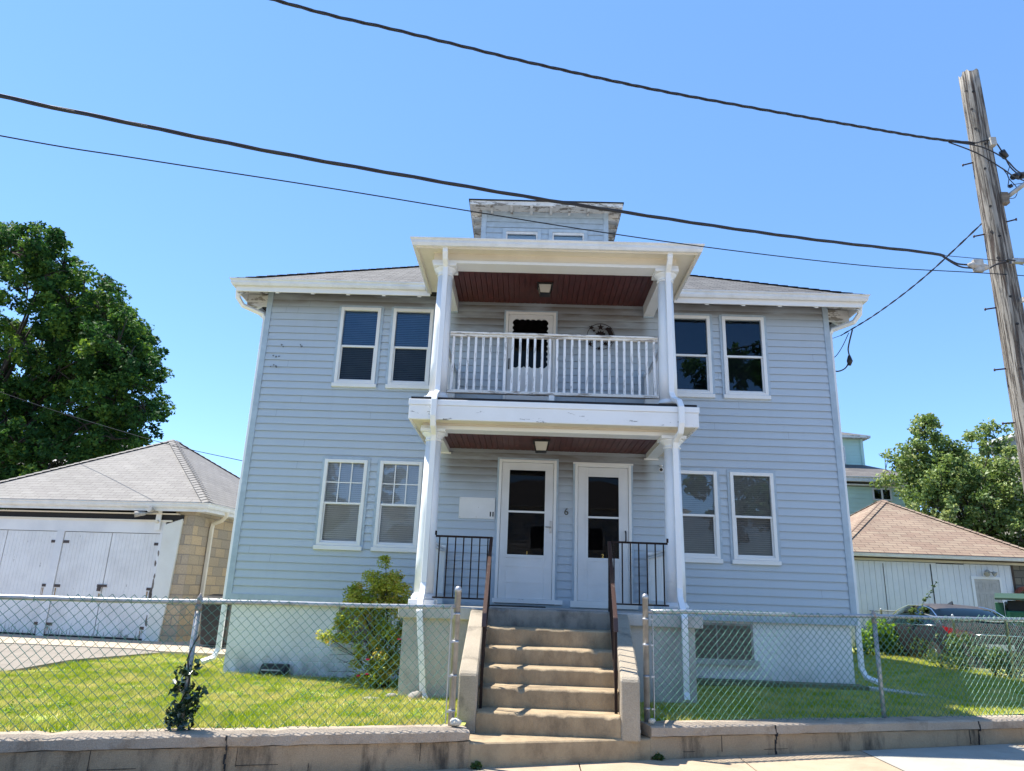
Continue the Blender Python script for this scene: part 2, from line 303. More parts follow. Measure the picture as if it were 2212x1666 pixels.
# ------------------------------------------------------------------ mesh helpers
class MB:
    def __init__(s): s.v = []; s.f = []; s.uv = []; s.sm = []; s.mi = []; s.cur = 0; s.hasuv = False
    def face(s, pts, uv=None, smooth=False, mi=None):
        i = len(s.v); s.v += [tuple(p) for p in pts]; s.f.append(tuple(range(i, i+len(pts))))
        s.uv.append(uv); s.sm.append(smooth); s.mi.append(s.cur if mi is None else mi)
        if uv: s.hasuv = True
    def addf(s, idx, smooth=False, mi=None):
        s.f.append(tuple(idx)); s.uv.append(None); s.sm.append(smooth); s.mi.append(s.cur if mi is None else mi)
    def box(s, x0, x1, y0, y1, z0, z1, uv=False):
        i = len(s.v)
        s.v += [(x0, y0, z0), (x1, y0, z0), (x1, y1, z0), (x0, y1, z0), (x0, y0, z1), (x1, y0, z1), (x1, y1, z1), (x0, y1, z1)]
        fs = [(3, 2, 1, 0), (4, 5, 6, 7), (0, 1, 5, 4), (1, 2, 6, 5), (2, 3, 7, 6), (3, 0, 4, 7)]
        for k, f in enumerate(fs):
            s.f.append(tuple(i+j for j in f)); s.sm.append(False); s.mi.append(s.cur)
            if uv:
                s.hasuv = True; p = [s.v[i+j] for j in f]
                s.uv.append([(q[0], q[1]) if k < 2 else ((q[0], q[2]) if k in (2, 4) else (q[1], q[2])) for q in p])
            else: s.uv.append(None)
        return s
    def obox(s, o, d, n, a0, a1, b0, b1, z0, z1, uv=False):
        """box in the frame of origin o, along d, across n (2-D unit vectors)"""
        P = lambda a, b_, z: (o[0]+d[0]*a+n[0]*b_, o[1]+d[1]*a+n[1]*b_, z)
        i = len(s.v)
        s.v += [P(a0, b0, z0), P(a1, b0, z0), P(a1, b1, z0), P(a0, b1, z0), P(a0, b0, z1), P(a1, b0, z1), P(a1, b1, z1), P(a0, b1, z1)]
        L = [(a0, b0, z0), (a1, b0, z0), (a1, b1, z0), (a0, b1, z0), (a0, b0, z1), (a1, b0, z1), (a1, b1, z1), (a0, b1, z1)]
        fs = [(3, 2, 1, 0), (4, 5, 6, 7), (0, 1, 5, 4), (1, 2, 6, 5), (2, 3, 7, 6), (3, 0, 4, 7)]
        for k, f in enumerate(fs):
            s.f.append(tuple(i+j for j in f)); s.sm.append(False); s.mi.append(s.cur)
            if uv:
                s.hasuv = True
                s.uv.append([(L[j][0], L[j][1]) if k < 2 else ((L[j][0], L[j][2]) if k in (2, 4) else (L[j][1], L[j][2])) for j in f])
            else: s.uv.append(None)
        return s
    def tube(s, pts, r, n=6, cap=True, smooth=True, rs=None):
        pts = [Vector(p) for p in pts]; i0 = len(s.v); prev = None
        for k, p in enumerate(pts):
            if k == 0: d = pts[1]-p
            elif k == len(pts)-1: d = p-pts[k-1]
            else: d = (pts[k+1]-p).normalized()+(p-pts[k-1]).normalized()
            d.normalize()
            a = Vector((0, 0, 1)) if abs(d.z) < .95 else Vector((0, 1, 0))
            if prev is None: u = d.cross(a).normalized()
            else:
                u = prev-d*prev.dot(d)
                u = u.normalized() if u.length > 1e-5 else d.cross(a).normalized()
            prev = u; w_ = d.cross(u); rr = rs[k] if rs else r
            for j in range(n):
                t_ = 2*math.pi*(j+.5)/n
                s.v.append(tuple(p+u*math.cos(t_)*rr+w_*math.sin(t_)*rr))
        for k in range(len(pts)-1):
            for j in range(n):
                a = i0+k*n+j; b_ = i0+k*n+(j+1) % n
                s.addf((a, b_, b_+n, a+n), smooth)
        if cap:
            s.addf([i0+j for j in range(n)][::-1]); s.addf([i0+(len(pts)-1)*n+j for j in range(n)])
        return s
    def rect_tube(s, pts, wx, wy):
        """rectangular downpipe: vertical-ish path in the x/y/z, section wx (x) by wy (across)"""
        pts = [Vector(p) for p in pts]; i0 = len(s.v)
        for k, p in enumerate(pts):
            d = (pts[min(k+1, len(pts)-1)]-pts[max(k-1, 0)]).normalized()
            u = Vector((1, 0, 0)); u = (u-d*u.dot(d)).normalized(); w_ = d.cross(u)
            for a, b_ in ((-1, -1), (1, -1), (1, 1), (-1, 1)):
                s.v.append(tuple(p+u*a*wx/2+w_*b_*wy/2))
        for k in range(len(pts)-1):
            for j in range(4):
                a = i0+k*4+j; b_ = i0+k*4+(j+1) % 4; s.addf((a, b_, b_+4, a+4))
        s.addf((i0+3, i0+2, i0+1, i0)); e = i0+(len(pts)-1)*4; s.addf((e, e+1, e+2, e+3)); return s
    def lathe(s, prof, cx, cy, n=24, cap=True, ang0=0):
        i0 = len(s.v)
        for r, z in prof:
            for j in range(n):
                t_ = ang0+2*math.pi*j/n; s.v.append((cx+r*math.cos(t_), cy+r*math.sin(t_), z))
        for k in range(len(prof)-1):
            for j in range(n):
                a = i0+k*n+j; b_ = i0+k*n+(j+1) % n; s.addf((a, b_, b_+n, a+n), n > 8)
        if cap:
            s.addf([i0+j for j in range(n)][::-1]); s.addf([i0+(len(prof)-1)*n+j for j in range(n)])
        return s
    def prism_x(s, prof, x0, x1, uv=False):
        """closed (y,z) outline extruded along x"""
        n = len(prof); i = len(s.v)
        s.v += [(x0, y, z) for y, z in prof]+[(x1, y, z) for y, z in prof]
        for j in range(n):
            k = (j+1) % n; s.addf((i+j, i+k, i+n+k, i+n+j))
        s.addf([i+j for j in range(n)][::-1]); s.addf([i+n+j for j in range(n)]); return s
    def prism_z(s, poly, z0, z1):
        n = len(poly); i = len(s.v)
        f0 = (lambda x, y: z0) if not callable(z0) else z0
        f1 = (lambda x, y: z1) if not callable(z1) else z1
        s.v += [(x, y, f0(x, y)) for x, y in poly]+[(x, y, f1(x, y)) for x, y in poly]
        for j in range(n):
            k = (j+1) % n; s.addf((i+j, i+k, i+n+k, i+n+j))
        s.addf([i+j for j in range(n)][::-1]); s.addf([i+n+j for j in range(n)]); return s
    def prism_y(s, poly, y0, y1):
        n = len(poly); i = len(s.v)
        s.v += [(x, y0, z) for x, z in poly]+[(x, y1, z) for x, z in poly]
        for j in range(n):
            k = (j+1) % n; s.addf((i+j, i+k, i+n+k, i+n+j))
        s.addf([i+j for j in range(n)]); s.addf([i+n+j for j in range(n)][::-1]); return s
    def build(s, name, mats, parent=None, bevel=0, fixn=True):
        base = Vector(parent['_b']) if parent is not None else Vector((0, 0, 0))
        me = bpy.data.meshes.new(name)
        if parent is None:
            a = np.array(s.v); base = Vector(((a[:, 0].min()+a[:, 0].max())/2, (a[:, 1].min()+a[:, 1].max())/2, a[:, 2].min()))
        me.from_pydata([(x-base.x, y-base.y, z-base.z) for x, y, z in s.v], [], s.f)
        if isinstance(mats, str): mats = [mats]
        for q in mats: me.materials.append(MAT[q])
        me.polygons.foreach_set('use_smooth', s.sm); me.polygons.foreach_set('material_index', s.mi)
        if s.hasuv:
            ul = me.uv_layers.new(name='UVMap'); k = 0
            for fi, f in enumerate(s.f):
                for j in range(len(f)):
                    if s.uv[fi]: ul.data[k].uv = s.uv[fi][j]
                    k += 1
        me.update()
        if fixn:
            import bmesh
            bm = bmesh.new(); bm.from_mesh(me); bmesh.ops.recalc_face_normals(bm, faces=bm.faces); bm.to_mesh(me); bm.free()
        o = bpy.data.objects.new(name, me); scene.collection.objects.link(o)
        if parent is None: o.location = base
        else: o.parent = parent
        o['_b'] = tuple(base)
        if bevel:
            bv = o.modifiers.new('bevel', 'BEVEL'); bv.width = bevel; bv.segments = 1; bv.limit_method = 'ANGLE'
        return o

def tag(o, label=None, cat=None, group=None, kind=None):
    if label: o['label'] = label
    if cat: o['category'] = cat
    if group: o['group'] = group
    if kind: o['kind'] = kind
    return o
def thing(name, loc, label, cat, group=None):
    o = bpy.data.objects.new(name, None); scene.collection.objects.link(o)
    o.location = loc; o['_b'] = tuple(loc); o.empty_display_size = .2
    return tag(o, label, cat, group)
def one(name, mb, mats, label, cat, group=None, **k): return tag(mb.build(name, mats, **k), label, cat, group)
def setting(name, mb, mats, **k): return tag(mb.build(name, mats, **k), kind='structure')
def part(name, parent, mats, *boxes, bevel=0):
    b_ = MB()
    for q in boxes: b_.box(*q)
    return b_.build(name, mats, parent, bevel=bevel)

def mesh_np(name, V, F, mats, parent, rnd=None):
    base = Vector(parent['_b']) if parent is not None else Vector((float(V[:, 0].mean()), float(V[:, 1].mean()), float(V[:, 2].min())))
    V = V-np.array(base)[None, :]
    me = bpy.data.meshes.new(name); k = F.shape[1]
    me.vertices.add(len(V)); me.vertices.foreach_set('co', V.astype(np.float32).ravel())
    me.loops.add(F.size); me.loops.foreach_set('vertex_index', F.astype(np.int32).ravel())
    me.polygons.add(len(F)); me.polygons.foreach_set('loop_start', np.arange(0, F.size, k, dtype=np.int32))
    me.materials.append(MAT[mats])
    if rnd is not None:
        a = me.attributes.new('rnd', 'FLOAT', 'FACE'); a.data.foreach_set('value', rnd.astype(np.float32))
    me.update(calc_edges=True); me.validate()
    o = bpy.data.objects.new(name, me); scene.collection.objects.link(o)
    if parent is not None: o.parent = parent
    else: o.location = base
    o['_b'] = tuple(base)
    return o

def leaves(name, clumps, n, size, mats, parent, seed=1, upb=.7, droop=.0, lobed=False):
    """n leaves spread through ball-shaped clumps; each leaf is a folded blade of its own"""
    rg = np.random.default_rng(seed); C_ = np.array(clumps, float)
    wgt = C_[:, 3]**2; idx = rg.choice(len(C_), n, p=wgt/wgt.sum())
    d = rg.normal(size=(n, 3)); d /= np.linalg.norm(d, axis=1)[:, None]
    rr = rg.random(n)**.45
    P = C_[idx, :3]+d*(rr*C_[idx, 3])[:, None]*np.array([1, 1, .8])
    nrm = rg.normal(size=(n, 3))+np.array([0, 0, upb])+d*.4; nrm /= np.linalg.norm(nrm, axis=1)[:, None]
    a = rg.normal(size=(n, 3)); a[:, 2] -= droop; a -= nrm*(a*nrm).sum(1)[:, None]; a /= np.linalg.norm(a, axis=1)[:, None]
    c_ = np.cross(nrm, a); s_ = size*(.6+.8*rg.random(n))[:, None]
    fold = nrm*s_*.22
    if lobed:
        pts = [(-.5, 0, 0), (-.15, .50, 1), (.05, .22, .5), (.5, 0, 0), (.05, -.22, .5), (-.15, -.50, 1)]
    else:
        pts = [(-.5, 0, 0), (-.05, .30, 1), (.5, 0, 0), (-.05, -.30, 1)]
    V = np.stack([P+a*s_*x+c_*s_*y+fold*z for x, y, z in pts], 1).reshape(-1, 3)
    k = len(pts); F = np.arange(n*k).reshape(n, k)
    cl = rg.random(len(C_)); rnd = np.clip(.55*cl[idx]+.45*rg.random(n), 0, 1)
    return mesh_np(name, V, F, mats, parent, rnd)

# ------------------------------------------------------------------ ground, road, sidewalk, lawns
WO = (-.43, 6.97); WD = (math.cos(math.atan(.335)), math.sin(math.atan(.335))); WN = (-WD[1], WD[0])
def W(s, n, z=0): return (WO[0]+WD[0]*s+WN[0]*n, WO[1]+WD[1]*s+WN[1]*n, z)
def swz(s): return .02+.0095*s
def strip(s0, s1, n0, n1, dz, steps=12, zf=None):
    b_ = MB(); zf = zf or swz
    for i in range(steps):
        a = s0+(s1-s0)*i/steps; c_ = s0+(s1-s0)*(i+1)/steps
        b_.face([W(a, n0, zf(a)+dz), W(c_, n0, zf(c_)+dz), W(c_, n1, zf(c_)+dz), W(a, n1, zf(a)+dz)])
    return b_
b_ = MB(); b_.face([(-400, -400, -.55), (400, -400, -.55), (400, 600, -.55), (-400, 600, -.55)]); setting('ground', b_, 'dry_earth')
setting('road', strip(-60, 60, -12, -1.75, -.14, 4, lambda s: .0095*max(-20, min(20, s))), 'pale_asphalt')
setting('far_pavement', strip(-60, 60, -40, -12, .0, 4, lambda s: .0095*max(-20, min(20, s))), 'apron_concrete')
b_ = MB()
kz = lambda s: .0095*max(-20, min(20, s))+.02
for i in range(24):
    a = -60+i*5; z = kz(a+2.5)
    b_.obox(WO, WD, WN, a+.005, a+4.995, -1.75, -1.60, z-.3, z-.002)
setting('kerb', b_, 'sidewalk_grey')
# sidewalk flags, each a slab with a joint round it
random.seed(4)
b_ = MB(); g_ = MB()
edges = [-60, -30, -14, -7.0, -5.4, -3.8, -2.2, -.6, 1.05, 2.75, 4.25, 6.35, 8.0, 9.6, 11.2, 30, 60]
for i in range(len(edges)-1):
    a, c_ = edges[i]+.006, edges[i+1]-.006; tgt = g_ if edges[i] in (4.25,) else b_
    sk = -.55 if -8 < edges[i] < 10 else 0        # joints run a little oblique to the wall
    z0, z1 = kz(a), kz(c_); h = .004*random.random()
    tgt.face([W(a+(sk if i else 0), -1.59, z0+h), W(c_+sk, -1.59, z1+h), W(c_, .0, z1+h), W(a, .0, z0+h)])
b_.face([W(-60, -1.6, kz(-60)-.012), W(60, -1.6, kz(60)-.012), W(60, .0, kz(60)-.012), W(-60, .0, kz(-60)-.012)], mi=1)
setting('sidewalk', b_, ['sidewalk_concrete', 'tar_edge']); setting('sidewalk_patch', g_, 'sidewalk_grey')
# terrain behind the wall
def lawnz(x, y):
    f_ = max(0, min(1, (y-7.2)/4.3))
    zl = .325+(.195-.325)*f_; zr = .325+(.345-.325)*f_
    k = max(0, min(1, (x+1.5)/5.5)); k = k*k*(3-2*k)
    z = zl+(zr-zl)*k
    if x > 5.2: z += .012*(x-5.2)
    if x < -5 and y > 11: z += .02*min(3, y-11)
    return z
def sheet(x0, x1, y0, y1, st, zf, keep=None):
    b_ = MB(); nx = int((x1-x0)/st); ny = int((y1-y0)/st)
    ids = {}
    for i in range(nx+1):
        for j in range(ny+1):
            x = x0+i*st; y = y0+j*st
            yl = WO[1]+.335*(x-WO[0])+.29
            yy = max(y, yl) if keep else y
            ids[i, j] = len(b_.v); b_.v.append((x, yy, zf(x, yy)))
    for i in range(nx):
        for j in range(ny): b_.addf((ids[i, j], ids[i+1, j], ids[i+1, j+1], ids[i, j+1]), True)
    return b_
setting('lawn', sheet(-9, -.5, 4, 24, .5, lambda x, y: lawnz(x, y), True), 'lawn_soil', fixn=False)
setting('lawn', sheet(1.25, 12.25, 5, 24, .5, lambda x, y: lawnz(x, y), True), 'lawn_soil', fixn=False)
b_ = MB(); b_.face([(-80, 3, .02), (-9, 3, .1), (-9, 24, .14), (-80, 24, .1)]); b_.face([(12, 11, .30), (80, 11, .3), (80, 24, .35), (12, 24, .35)])
b_.face([(-80, 24, .1), (80, 24, .33), (120, 90, .3), (-120, 90, .3)]); setting('back_yard', b_, 'dry_earth')
# driveway on the left (asphalt-like aggregate) with the pale concrete apron by the garage
b_ = MB(); dz = .30
b_.prism_z([(-30, 0), (-8.9, 4.1), (-7.05, 9.6), (-7.15, 12), (-6.15, 14.55), (-30, 16.5)], 0, lambda x, y: .05 if y < 3 else (.20 if y < 5 else dz-.01*(15-y)))
setting('driveway', b_, 'driveway')
b_ = MB(); b_.prism_z([(-30, 17.2), (-30, 15.2), (-7.2, 13.95), (-6.55, 13.65), (-4.9, 13.5), (-4.9, 17.2)], .1, dz+.006); setting('garage_apron', b_, 'apron_concrete')
# right driveway
b_ = MB(); b_.prism_z([(9.0, 10.4), (9.55, 16), (10.0, 22), (30, 22), (30, 10.4)], .1, lambda x, y: .30); setting('side_driveway', b_, 'apron_concrete')

# ------------------------------------------------------------------ retaining wall (two lengths) and cap
def wallpiece(name, s0, s1, label):
    random.seed(int(abs(s0*10))+3)
    T = thing(name, W((s0+s1)/2, .14, 0), label, 'wall')
    st = .12; n = int((s1-s0)/st); rows = []
    body = MB(); cap = MB()
    prof_b = [(0.012, -.1), (.012, .1), (.012, .235), (.28, .235), (.28, -.1)]
    prof_c = [(.02, .236), (-.012, .245), (-.014, .318), (.008, .334), (.15, .337), (.29, .334), (.295, .236)]
    for B, prof, jit in ((body, prof_b, .004), (cap, prof_c, .006)):
        k = len(prof); i0 = len(B.v)
        for i in range(n+1):
            s = s0+(s1-s0)*i/n; joint = (i % 14 == 5) and B is cap and s0 < 0
            for (a, z) in prof:
                jj = random.uniform(-jit, jit) if z > .05 else 0
                B.v.append(W(s, a+jj+(.03 if joint and a < .1 else 0), z+jj*.6-(.012 if joint and z > .3 else 0)+(.02 if z < 0 else 0)))
        for i in range(n):
            for j in range(k):
                a = i0+i*k+j; c_ = i0+i*k+(j+1) % k; B.addf((a, c_, c_+k, a+k))
        B.addf([i0+j for j in range(k)]); B.addf([i0+n*k+j for j in range(k)][::-1])
    bo = body.build('wall_body', 'retaining_concrete', T); co = cap.build('coping', 'cap_concrete', T)
    # block joints and cracks cut as thin dark recess strips on the face
    j = MB()
    ss = s0+.35
    while ss < s1-.2:
        z0, z1 = (.09, .236) if random.random() < .6 else (-.02, .10)
        if random.random() < .45: j.obox(WO, WD, WN, ss, ss+.004, .008, .02, z0, z1)
        if random.random() < .3: j.obox(WO, WD, WN, ss, ss+random.uniform(.1, .35), .008, .02, .098, .102)
        ss += random.uniform(.35, .6)
    for cs in ((-2.05, -4.9) if s0 < 0 else (3.2, 5.9)):
        if s0 < cs < s1:
            x = cs; z = .325
            while z > .02:
                x2 = x+random.uniform(-.018, .018); z2 = z-.035
                j.obox(WO, WD, WN, min(x, x2), max(x, x2)+.004, -.018 if z > .25 else .002, .02, z2, z); x = x2; z = z2
    j.build('joints', 'dark_gap', T)
    return T
wallpiece('retaining_wall', -9, 0, 'low brown concrete wall with cracked coping left of the front steps')
wallpiece('retaining_wall', 1.80, 12, 'low brown concrete wall with smoother face right of the front steps')

# ------------------------------------------------------------------ front steps
T = thing('front_steps', (.35, 8.4, 0), 'worn brown concrete front steps rising to the two doors', 'steps')
b_ = MB(); b_.prism_z([W(.003, 0)[:2], W(1.797, 0)[:2], (1.30, 7.80), (-.60, 7.80), (-.60, 7.22)], -.1, .225); b_.build('bottom_slab', 'step_concrete', T, bevel=.012)
zs = [.225, .415, .60, .765, .94, 1.135, 1.345]; ys = [7.46, 7.79, 8.12, 8.45, 8.79, 9.16]
def ck(y, side):
    f_ = (y-7.46)/1.9
    return (-.41-.05*f_) if side < 0 else (.975+.17*f_)
for i in range(6):
    b_ = MB(); y0 = ys[i]; y1 = 9.37; z0 = zs[i]+.0005*(i > 0); z1 = zs[i+1]; rq = random.Random(50+i); n = 56
    chips = [(rq.randrange(2, n-3), rq.uniform(.006, .02)) for _ in range(4)]
    for k in range(n+1):
        f_ = k/n; xa = lambda y: ck(y, -1)+(ck(y, 1)-ck(y, -1))*f_
        cp_ = sum(d_ for q_, d_ in chips if abs(q_-k) < 2); j1, j2, j3 = rq.uniform(-.002, .002), rq.uniform(-.004, .003), rq.uniform(-.003, .001)
        b_.v += [(xa(y0), y0+j1*.5, z0), (xa(y0), y0+j1, z1-.022-cp_*.6), (xa(y0), y0+.006+j2*.5+cp_*.5, z1-.008+j3-cp_*.4), (xa(y0), y0+.022+j2+cp_, z1-.0005+j3*.4), (xa(y0), y0+.06, z1), (xa(y1), y1, z1)]
    for k in range(n):
        for m_ in range(5): a = k*6+m_; b_.addf((a, a+6, a+7, a+1), m_ in (1, 2, 3))
    for k in (0, n): b_.addf([k*6+m_ for m_ in range(6)]+[])
    b_.build('tread', 'step_top_concrete' if i == 5 else 'step_concrete', T)
for sd in (-1, 1):
    b_ = MB(); y0, y1 = 7.45, 9.372; in0, in1 = ck(7.46, sd)+sd*.002, ck(9.37, sd)+sd*.002; wd0, wd1 = .185, .175
    prof = [(y0, .20), (y0, .745), (y0+.04, .775), (9.2, 1.30), (y1, 1.32), (y1, .2)]
    i0 = 0
    for wv in (0, 1):
        for y, z in prof:
            f_ = (y-7.46)/1.9; xi = in0+(in1-in0)*f_; b_.v.append((xi+sd*(wd0+(wd1-wd0)*f_)*wv, y, z))
    n = len(prof)
    for j in range(n): b_.addf((j, (j+1) % n, n+(j+1) % n, n+j))
    b_.addf(range(n)); b_.addf([n+j for j in range(n)][::-1])
    b_.build('cheek_wall', 'cheek_concrete', T, bevel=.015)

# ------------------------------------------------------------------ the house
H = thing('house', (.25, 11.6, .2), 'two storey blue grey clapboard house with stacked white porches', 'house')
HX0, HX1, HY, HZ0, HZ1, HYB = -4.62, 5.12, 11.6, 1.255, 6.74, 22.0
def siding(o, d, L, z0, z1, openings, B, course=.125, lip=.021, thick=.02):
    """clapboards on a wall from o along 2-D unit d (outside = right-hand side), openings = (a0,a1,z0,z1)"""
    nx, ny = d[1], -d[0]
    P = lambda a, off, z: (o[0]+d[0]*a+nx*off, o[1]+d[1]*a+ny*off, z)
    z = z0
    k = math.ceil((z1-z0)/course-1e-6)
    for i in range(k):
        za = z0+i*course; zb = min(z1, za+course)
        cuts = sorted({za, zb}|{q for op in openings for q in op[2:4] if za < q < zb})
        for c0, c1 in zip(cuts[:-1], cuts[1:]):
            segs = [(0, L)]
            for op in openings:
                if op[2] < c1-1e-6 and op[3] > c0+1e-6:
                    ns = []
                    for s0, s1 in segs:
                        if op[0] > s0: ns.append((s0, min(s1, op[0])))
                        if op[1] < s1: ns.append((max(s0, op[1]), s1))
                    segs = [q for q in ns if q[1]-q[0] > 1e-4]
            off = lambda z_: lip*(1-(z_-za)/course)
            for s0, s1 in segs:
                B.face([P(s0, off(c0), c0), P(s1, off(c0), c0), P(s1, off(c1), c1), P(s0, off(c1), c1)])
                if c0 == za:
                    zu = za+min(.016, (c1-za)*.5); o2 = off(zu)-.003
                    B.face([P(s0, o2-.0005, za), P(s1, o2-.0005, za), P(s1, lip, za), P(s0, lip, za)]); B.face([P(s0, o2, zu), P(s1, o2, zu), P(s1, lip-.0035, za), P(s0, lip-.0035, za)])
                    B.face([P(s0, -thick, zu), P(s1, -thick, zu), P(s1, o2, zu), P(s0, o2, zu)])
                    B.face([P(s0, -.004, za-.004), P(s1, -.004, za-.004), P(s1, -.004, zu), P(s0, -.004, zu)])
# openings in the front wall
WINS = [(-3.34, -2.60, 4.86, 6.27, 'u', 'blue'), (-2.42, -1.68, 4.86, 6.27, 'u', 'blue'), (2.38, 3.12, 4.86, 6.29, 'u', 'none'), (3.29, 4.05, 4.86, 6.29, 'u', 'none'),
        (-3.34, -2.59, 2.16, 3.57, 'l', 'grid'), (-2.42, -1.68, 2.16, 3.57, 'l', 'grid'), (2.38, 3.12, 2.16, 3.57, 'l', 'grey'), (3.29, 4.03, 2.16, 3.57, 'l', 'grey')]
DOORS = [(-.44, .50, 1.45, 3.64), (.80, 1.71, 1.45, 3.60), (-.43, .44, 4.15, 6.25)]
ops = [(a-HX0, c_-HX0, z0-.066, z1) for a, c_, z0, z1, _, _ in WINS]+[(a-HX0, c_-HX0, z0-.1, z1) for a, c_, z0, z1 in DOORS]
B = MB(); siding((HX0, HY), (1, 0), HX1-HX0, HZ0+.12, HZ1, ops, B)
siding((HX1, HY), (0, 1), HYB-HY, HZ0+.12, HZ1, [], B); siding((HX1, HYB), (-1, 0), HX1-HX0, HZ0+.12, HZ1, [], B); siding((HX0, HYB), (0, -1), HYB-HY, HZ0+.12, HZ1, [], B)
B.build('wall', 'siding', H, fixn=False)
rj = random.Random(12); J = MB()
for i in range(46):
    z = HZ0+.12+.125*rj.randrange(0, 42)
    x = rj.choice([rj.uniform(-4.4, -3.5), rj.uniform(-3.3, -1.6), rj.uniform(2.3, 4.9), rj.uniform(-1.1, 1.8)])
    if any(a-.05 < x < c_+.05 and z0-.2 < z < z1+.05 for a, c_, z0, z1, *_ in WINS) or any(a-.05 < x < c_+.05 and z0-.2 < z < z1+.05 for a, c_, z0, z1 in DOORS): continue
    J.v += [(x, HY-.0225, z+.002), (x+.003, HY-.0225, z+.002), (x+.003, HY-.003, z+.123), (x, HY-.003, z+.123)]; k = len(J.v); J.addf((k-4, k-3, k-2, k-1))
for x, z in ((-4.30, 5.52), (-4.27, 5.49), (-3.97, 5.53), (-3.95, 5.50), (-4.42, 5.32), (-4.37, 5.30), (-4.32, 5.31), (-4.44, 5.12), (-4.39, 5.15), (-4.34, 5.12), (-4.35, 5.135)):
    r_ = rj.uniform(.012, .022); n_ = 7
    J.cur = 1; J.face([(x+r_*rj.uniform(.6, 1.2)*math.cos(2*math.pi*q/n_), HY-.024, z+r_*rj.uniform(.6, 1.2)*math.sin(2*math.pi*q/n_)) for q in range(n_)])
J.cur = 0
J.build('siding_seams', ['seam_grey', 'chip_grey'], H, fixn=False)
part('water_table', H, 'corner_blue', (HX0-.02, HX1+.02, HY-.03, HY+.0, HZ0-.02, HZ0+.12), (HX1, HX1+.03, HY, HYB, HZ0-.02, HZ0+.12), (HX0-.03, HX0, HY, HYB, HZ0-.02, HZ0+.12))
for x0, x1 in ((HX0-.035, HX0+.06), (HX1-.06, HX1+.035)):
    part('corner_board', H, 'corner_blue', (x0, x1, HY-.028, HY+.07, HZ0, HZ1), bevel=.004)
part('foundation', H, 'foundation_paint', (HX0+.06, HX1-.06, HY+.05, HYB-.05, 0, HZ0-.02))
part('foundation_footing', H, 'pier_concrete', (HX0+.04, -1.5, HY-.07, HY+.04, 0, .215), (HX0, HX0+.01, HY-.01, HY, 0, .1))
part('foundation_apron', H, 'dry_earth', (2.2, HX1-.02, HY-.30, HY+.04, .1, .40))
# room shells behind the glass
part('interior', H, 'dark_room', (HX0+.1, HX1-.1, HY+.55, HYB-.2, HZ0, HZ1), (HX0+.1, HX1-.1, HY+.03, HY+.55, HZ0, HZ0+.1), (HX0+.1, HX1-.1, HY+.03, HY+.55, 3.8, 4.0), (HX0+.1, HX1-.1, HY+.03, HY+.55, HZ1-.1, HZ1))

def window(a, c_, z0, z1, kind, blind, y=HY, storm=True):
    """double hung sash: outer casing, sashes, panes, blind, sill"""
    cx = (a+c_)/2
    f_ = .055
    wd = part('window', H, 'white_trim', (a+.02, a+.02+f_, y-.045, y+.05, z0, z1-.02), (c_-.02-f_, c_-.02, y-.045, y+.05, z0, z1-.02),
              (a+.02+f_, c_-.02-f_, y-.045, y+.05, z1-.02-f_, z1-.02), (a+.02+f_, c_-.02-f_, y-.045, y+.05, z0, z0+.045), bevel=.004)
    wd_b = wd; wd['_b'] = H['_b']
    part('casing', wd, 'corner_blue', (a-.022, a+.019, y-.03, y+.03, z0-.066, z1+.01), (c_-.019, c_+.022, y-.03, y+.03, z0-.066, z1+.01), (a+.019, c_-.019, y-.03, y+.03, z1-.019, z1+.022))
    part('sill', wd, 'white_trim', (a-.012, c_+.012, y-.06, y+.03, z0-.068, z0-.002), bevel=.004)
    ga, gc = a+.02+f_, c_-.02-f_; zm = z0+.045+(z1-.02-f_-z0-.045)*.485
    s_ = .022
    part('sash', wd, 'white_trim', (ga, gc, y-.022, y+.01, zm-.014, zm+.022), (ga, ga+s_, y-.012, y+.02, z0+.045, zm-.014), (gc-s_, gc, y-.012, y+.02, z0+.045, zm-.014), (ga+s_, gc-s_, y-.012, y+.02, z0+.045, z0+.045+s_+.01), bevel=.003)
    g1 = MB(); g1.face([(ga, y+.004, zm+.022), (gc, y+.004, zm+.022), (gc, y+.004, z1-.02-f_), (ga, y+.004, z1-.02-f_)])
    g1.build('pane', 'window_glass' if kind == 'u' else 'clear_glass', wd, fixn=False)
    g2 = MB(); g2.face([(ga+s_, y+.012, z0+.045), (gc-s_, y+.012, z0+.045), (gc-s_, y+.012, zm-.014), (ga+s_, y+.012, zm-.014)])
    g2.build('pane', 'window_glass' if kind == 'u' and blind == 'none' else ('screen_glass' if kind == 'u' else 'light_screen'), wd, fixn=False)
    if blind == 'grid':
        m_ = MB(); zt = z1-.02-f_
        for i in (1, 2): x = ga+(gc-ga)*i/3; m_.box(x-.009, x+.009, y-.006, y+.002, zm+.022, zt)
        zz = (zm+.022+zt)/2
        for i in range(3): m_.box(ga+(gc-ga)*i/3+(.009 if i else 0), ga+(gc-ga)*(i+1)/3-(.009 if i < 2 else 0), y-.006, y+.002, zz-.009, zz+.009)
        m_.build('muntins', 'white_trim', wd)
    if blind != 'none':
        bl = MB(); z = z1-.05; sp_ = .033; gap = .0
        while z > z0+.06:
            sh = .021 if blind == 'blue' else .0285; bl.face([(ga-.03, y+.055, z-sh), (gc+.03, y+.055, z-sh), (gc+.03, y+.040, z), (ga-.03, y+.040, z)]); z -= sp_
        bl.build('blind', {'grid': 'blind_white', 'grey': 'blind_grey', 'blue': 'blind_dark'}[blind], wd, fixn=False)
    return wd
for q in WINS: window(*q)

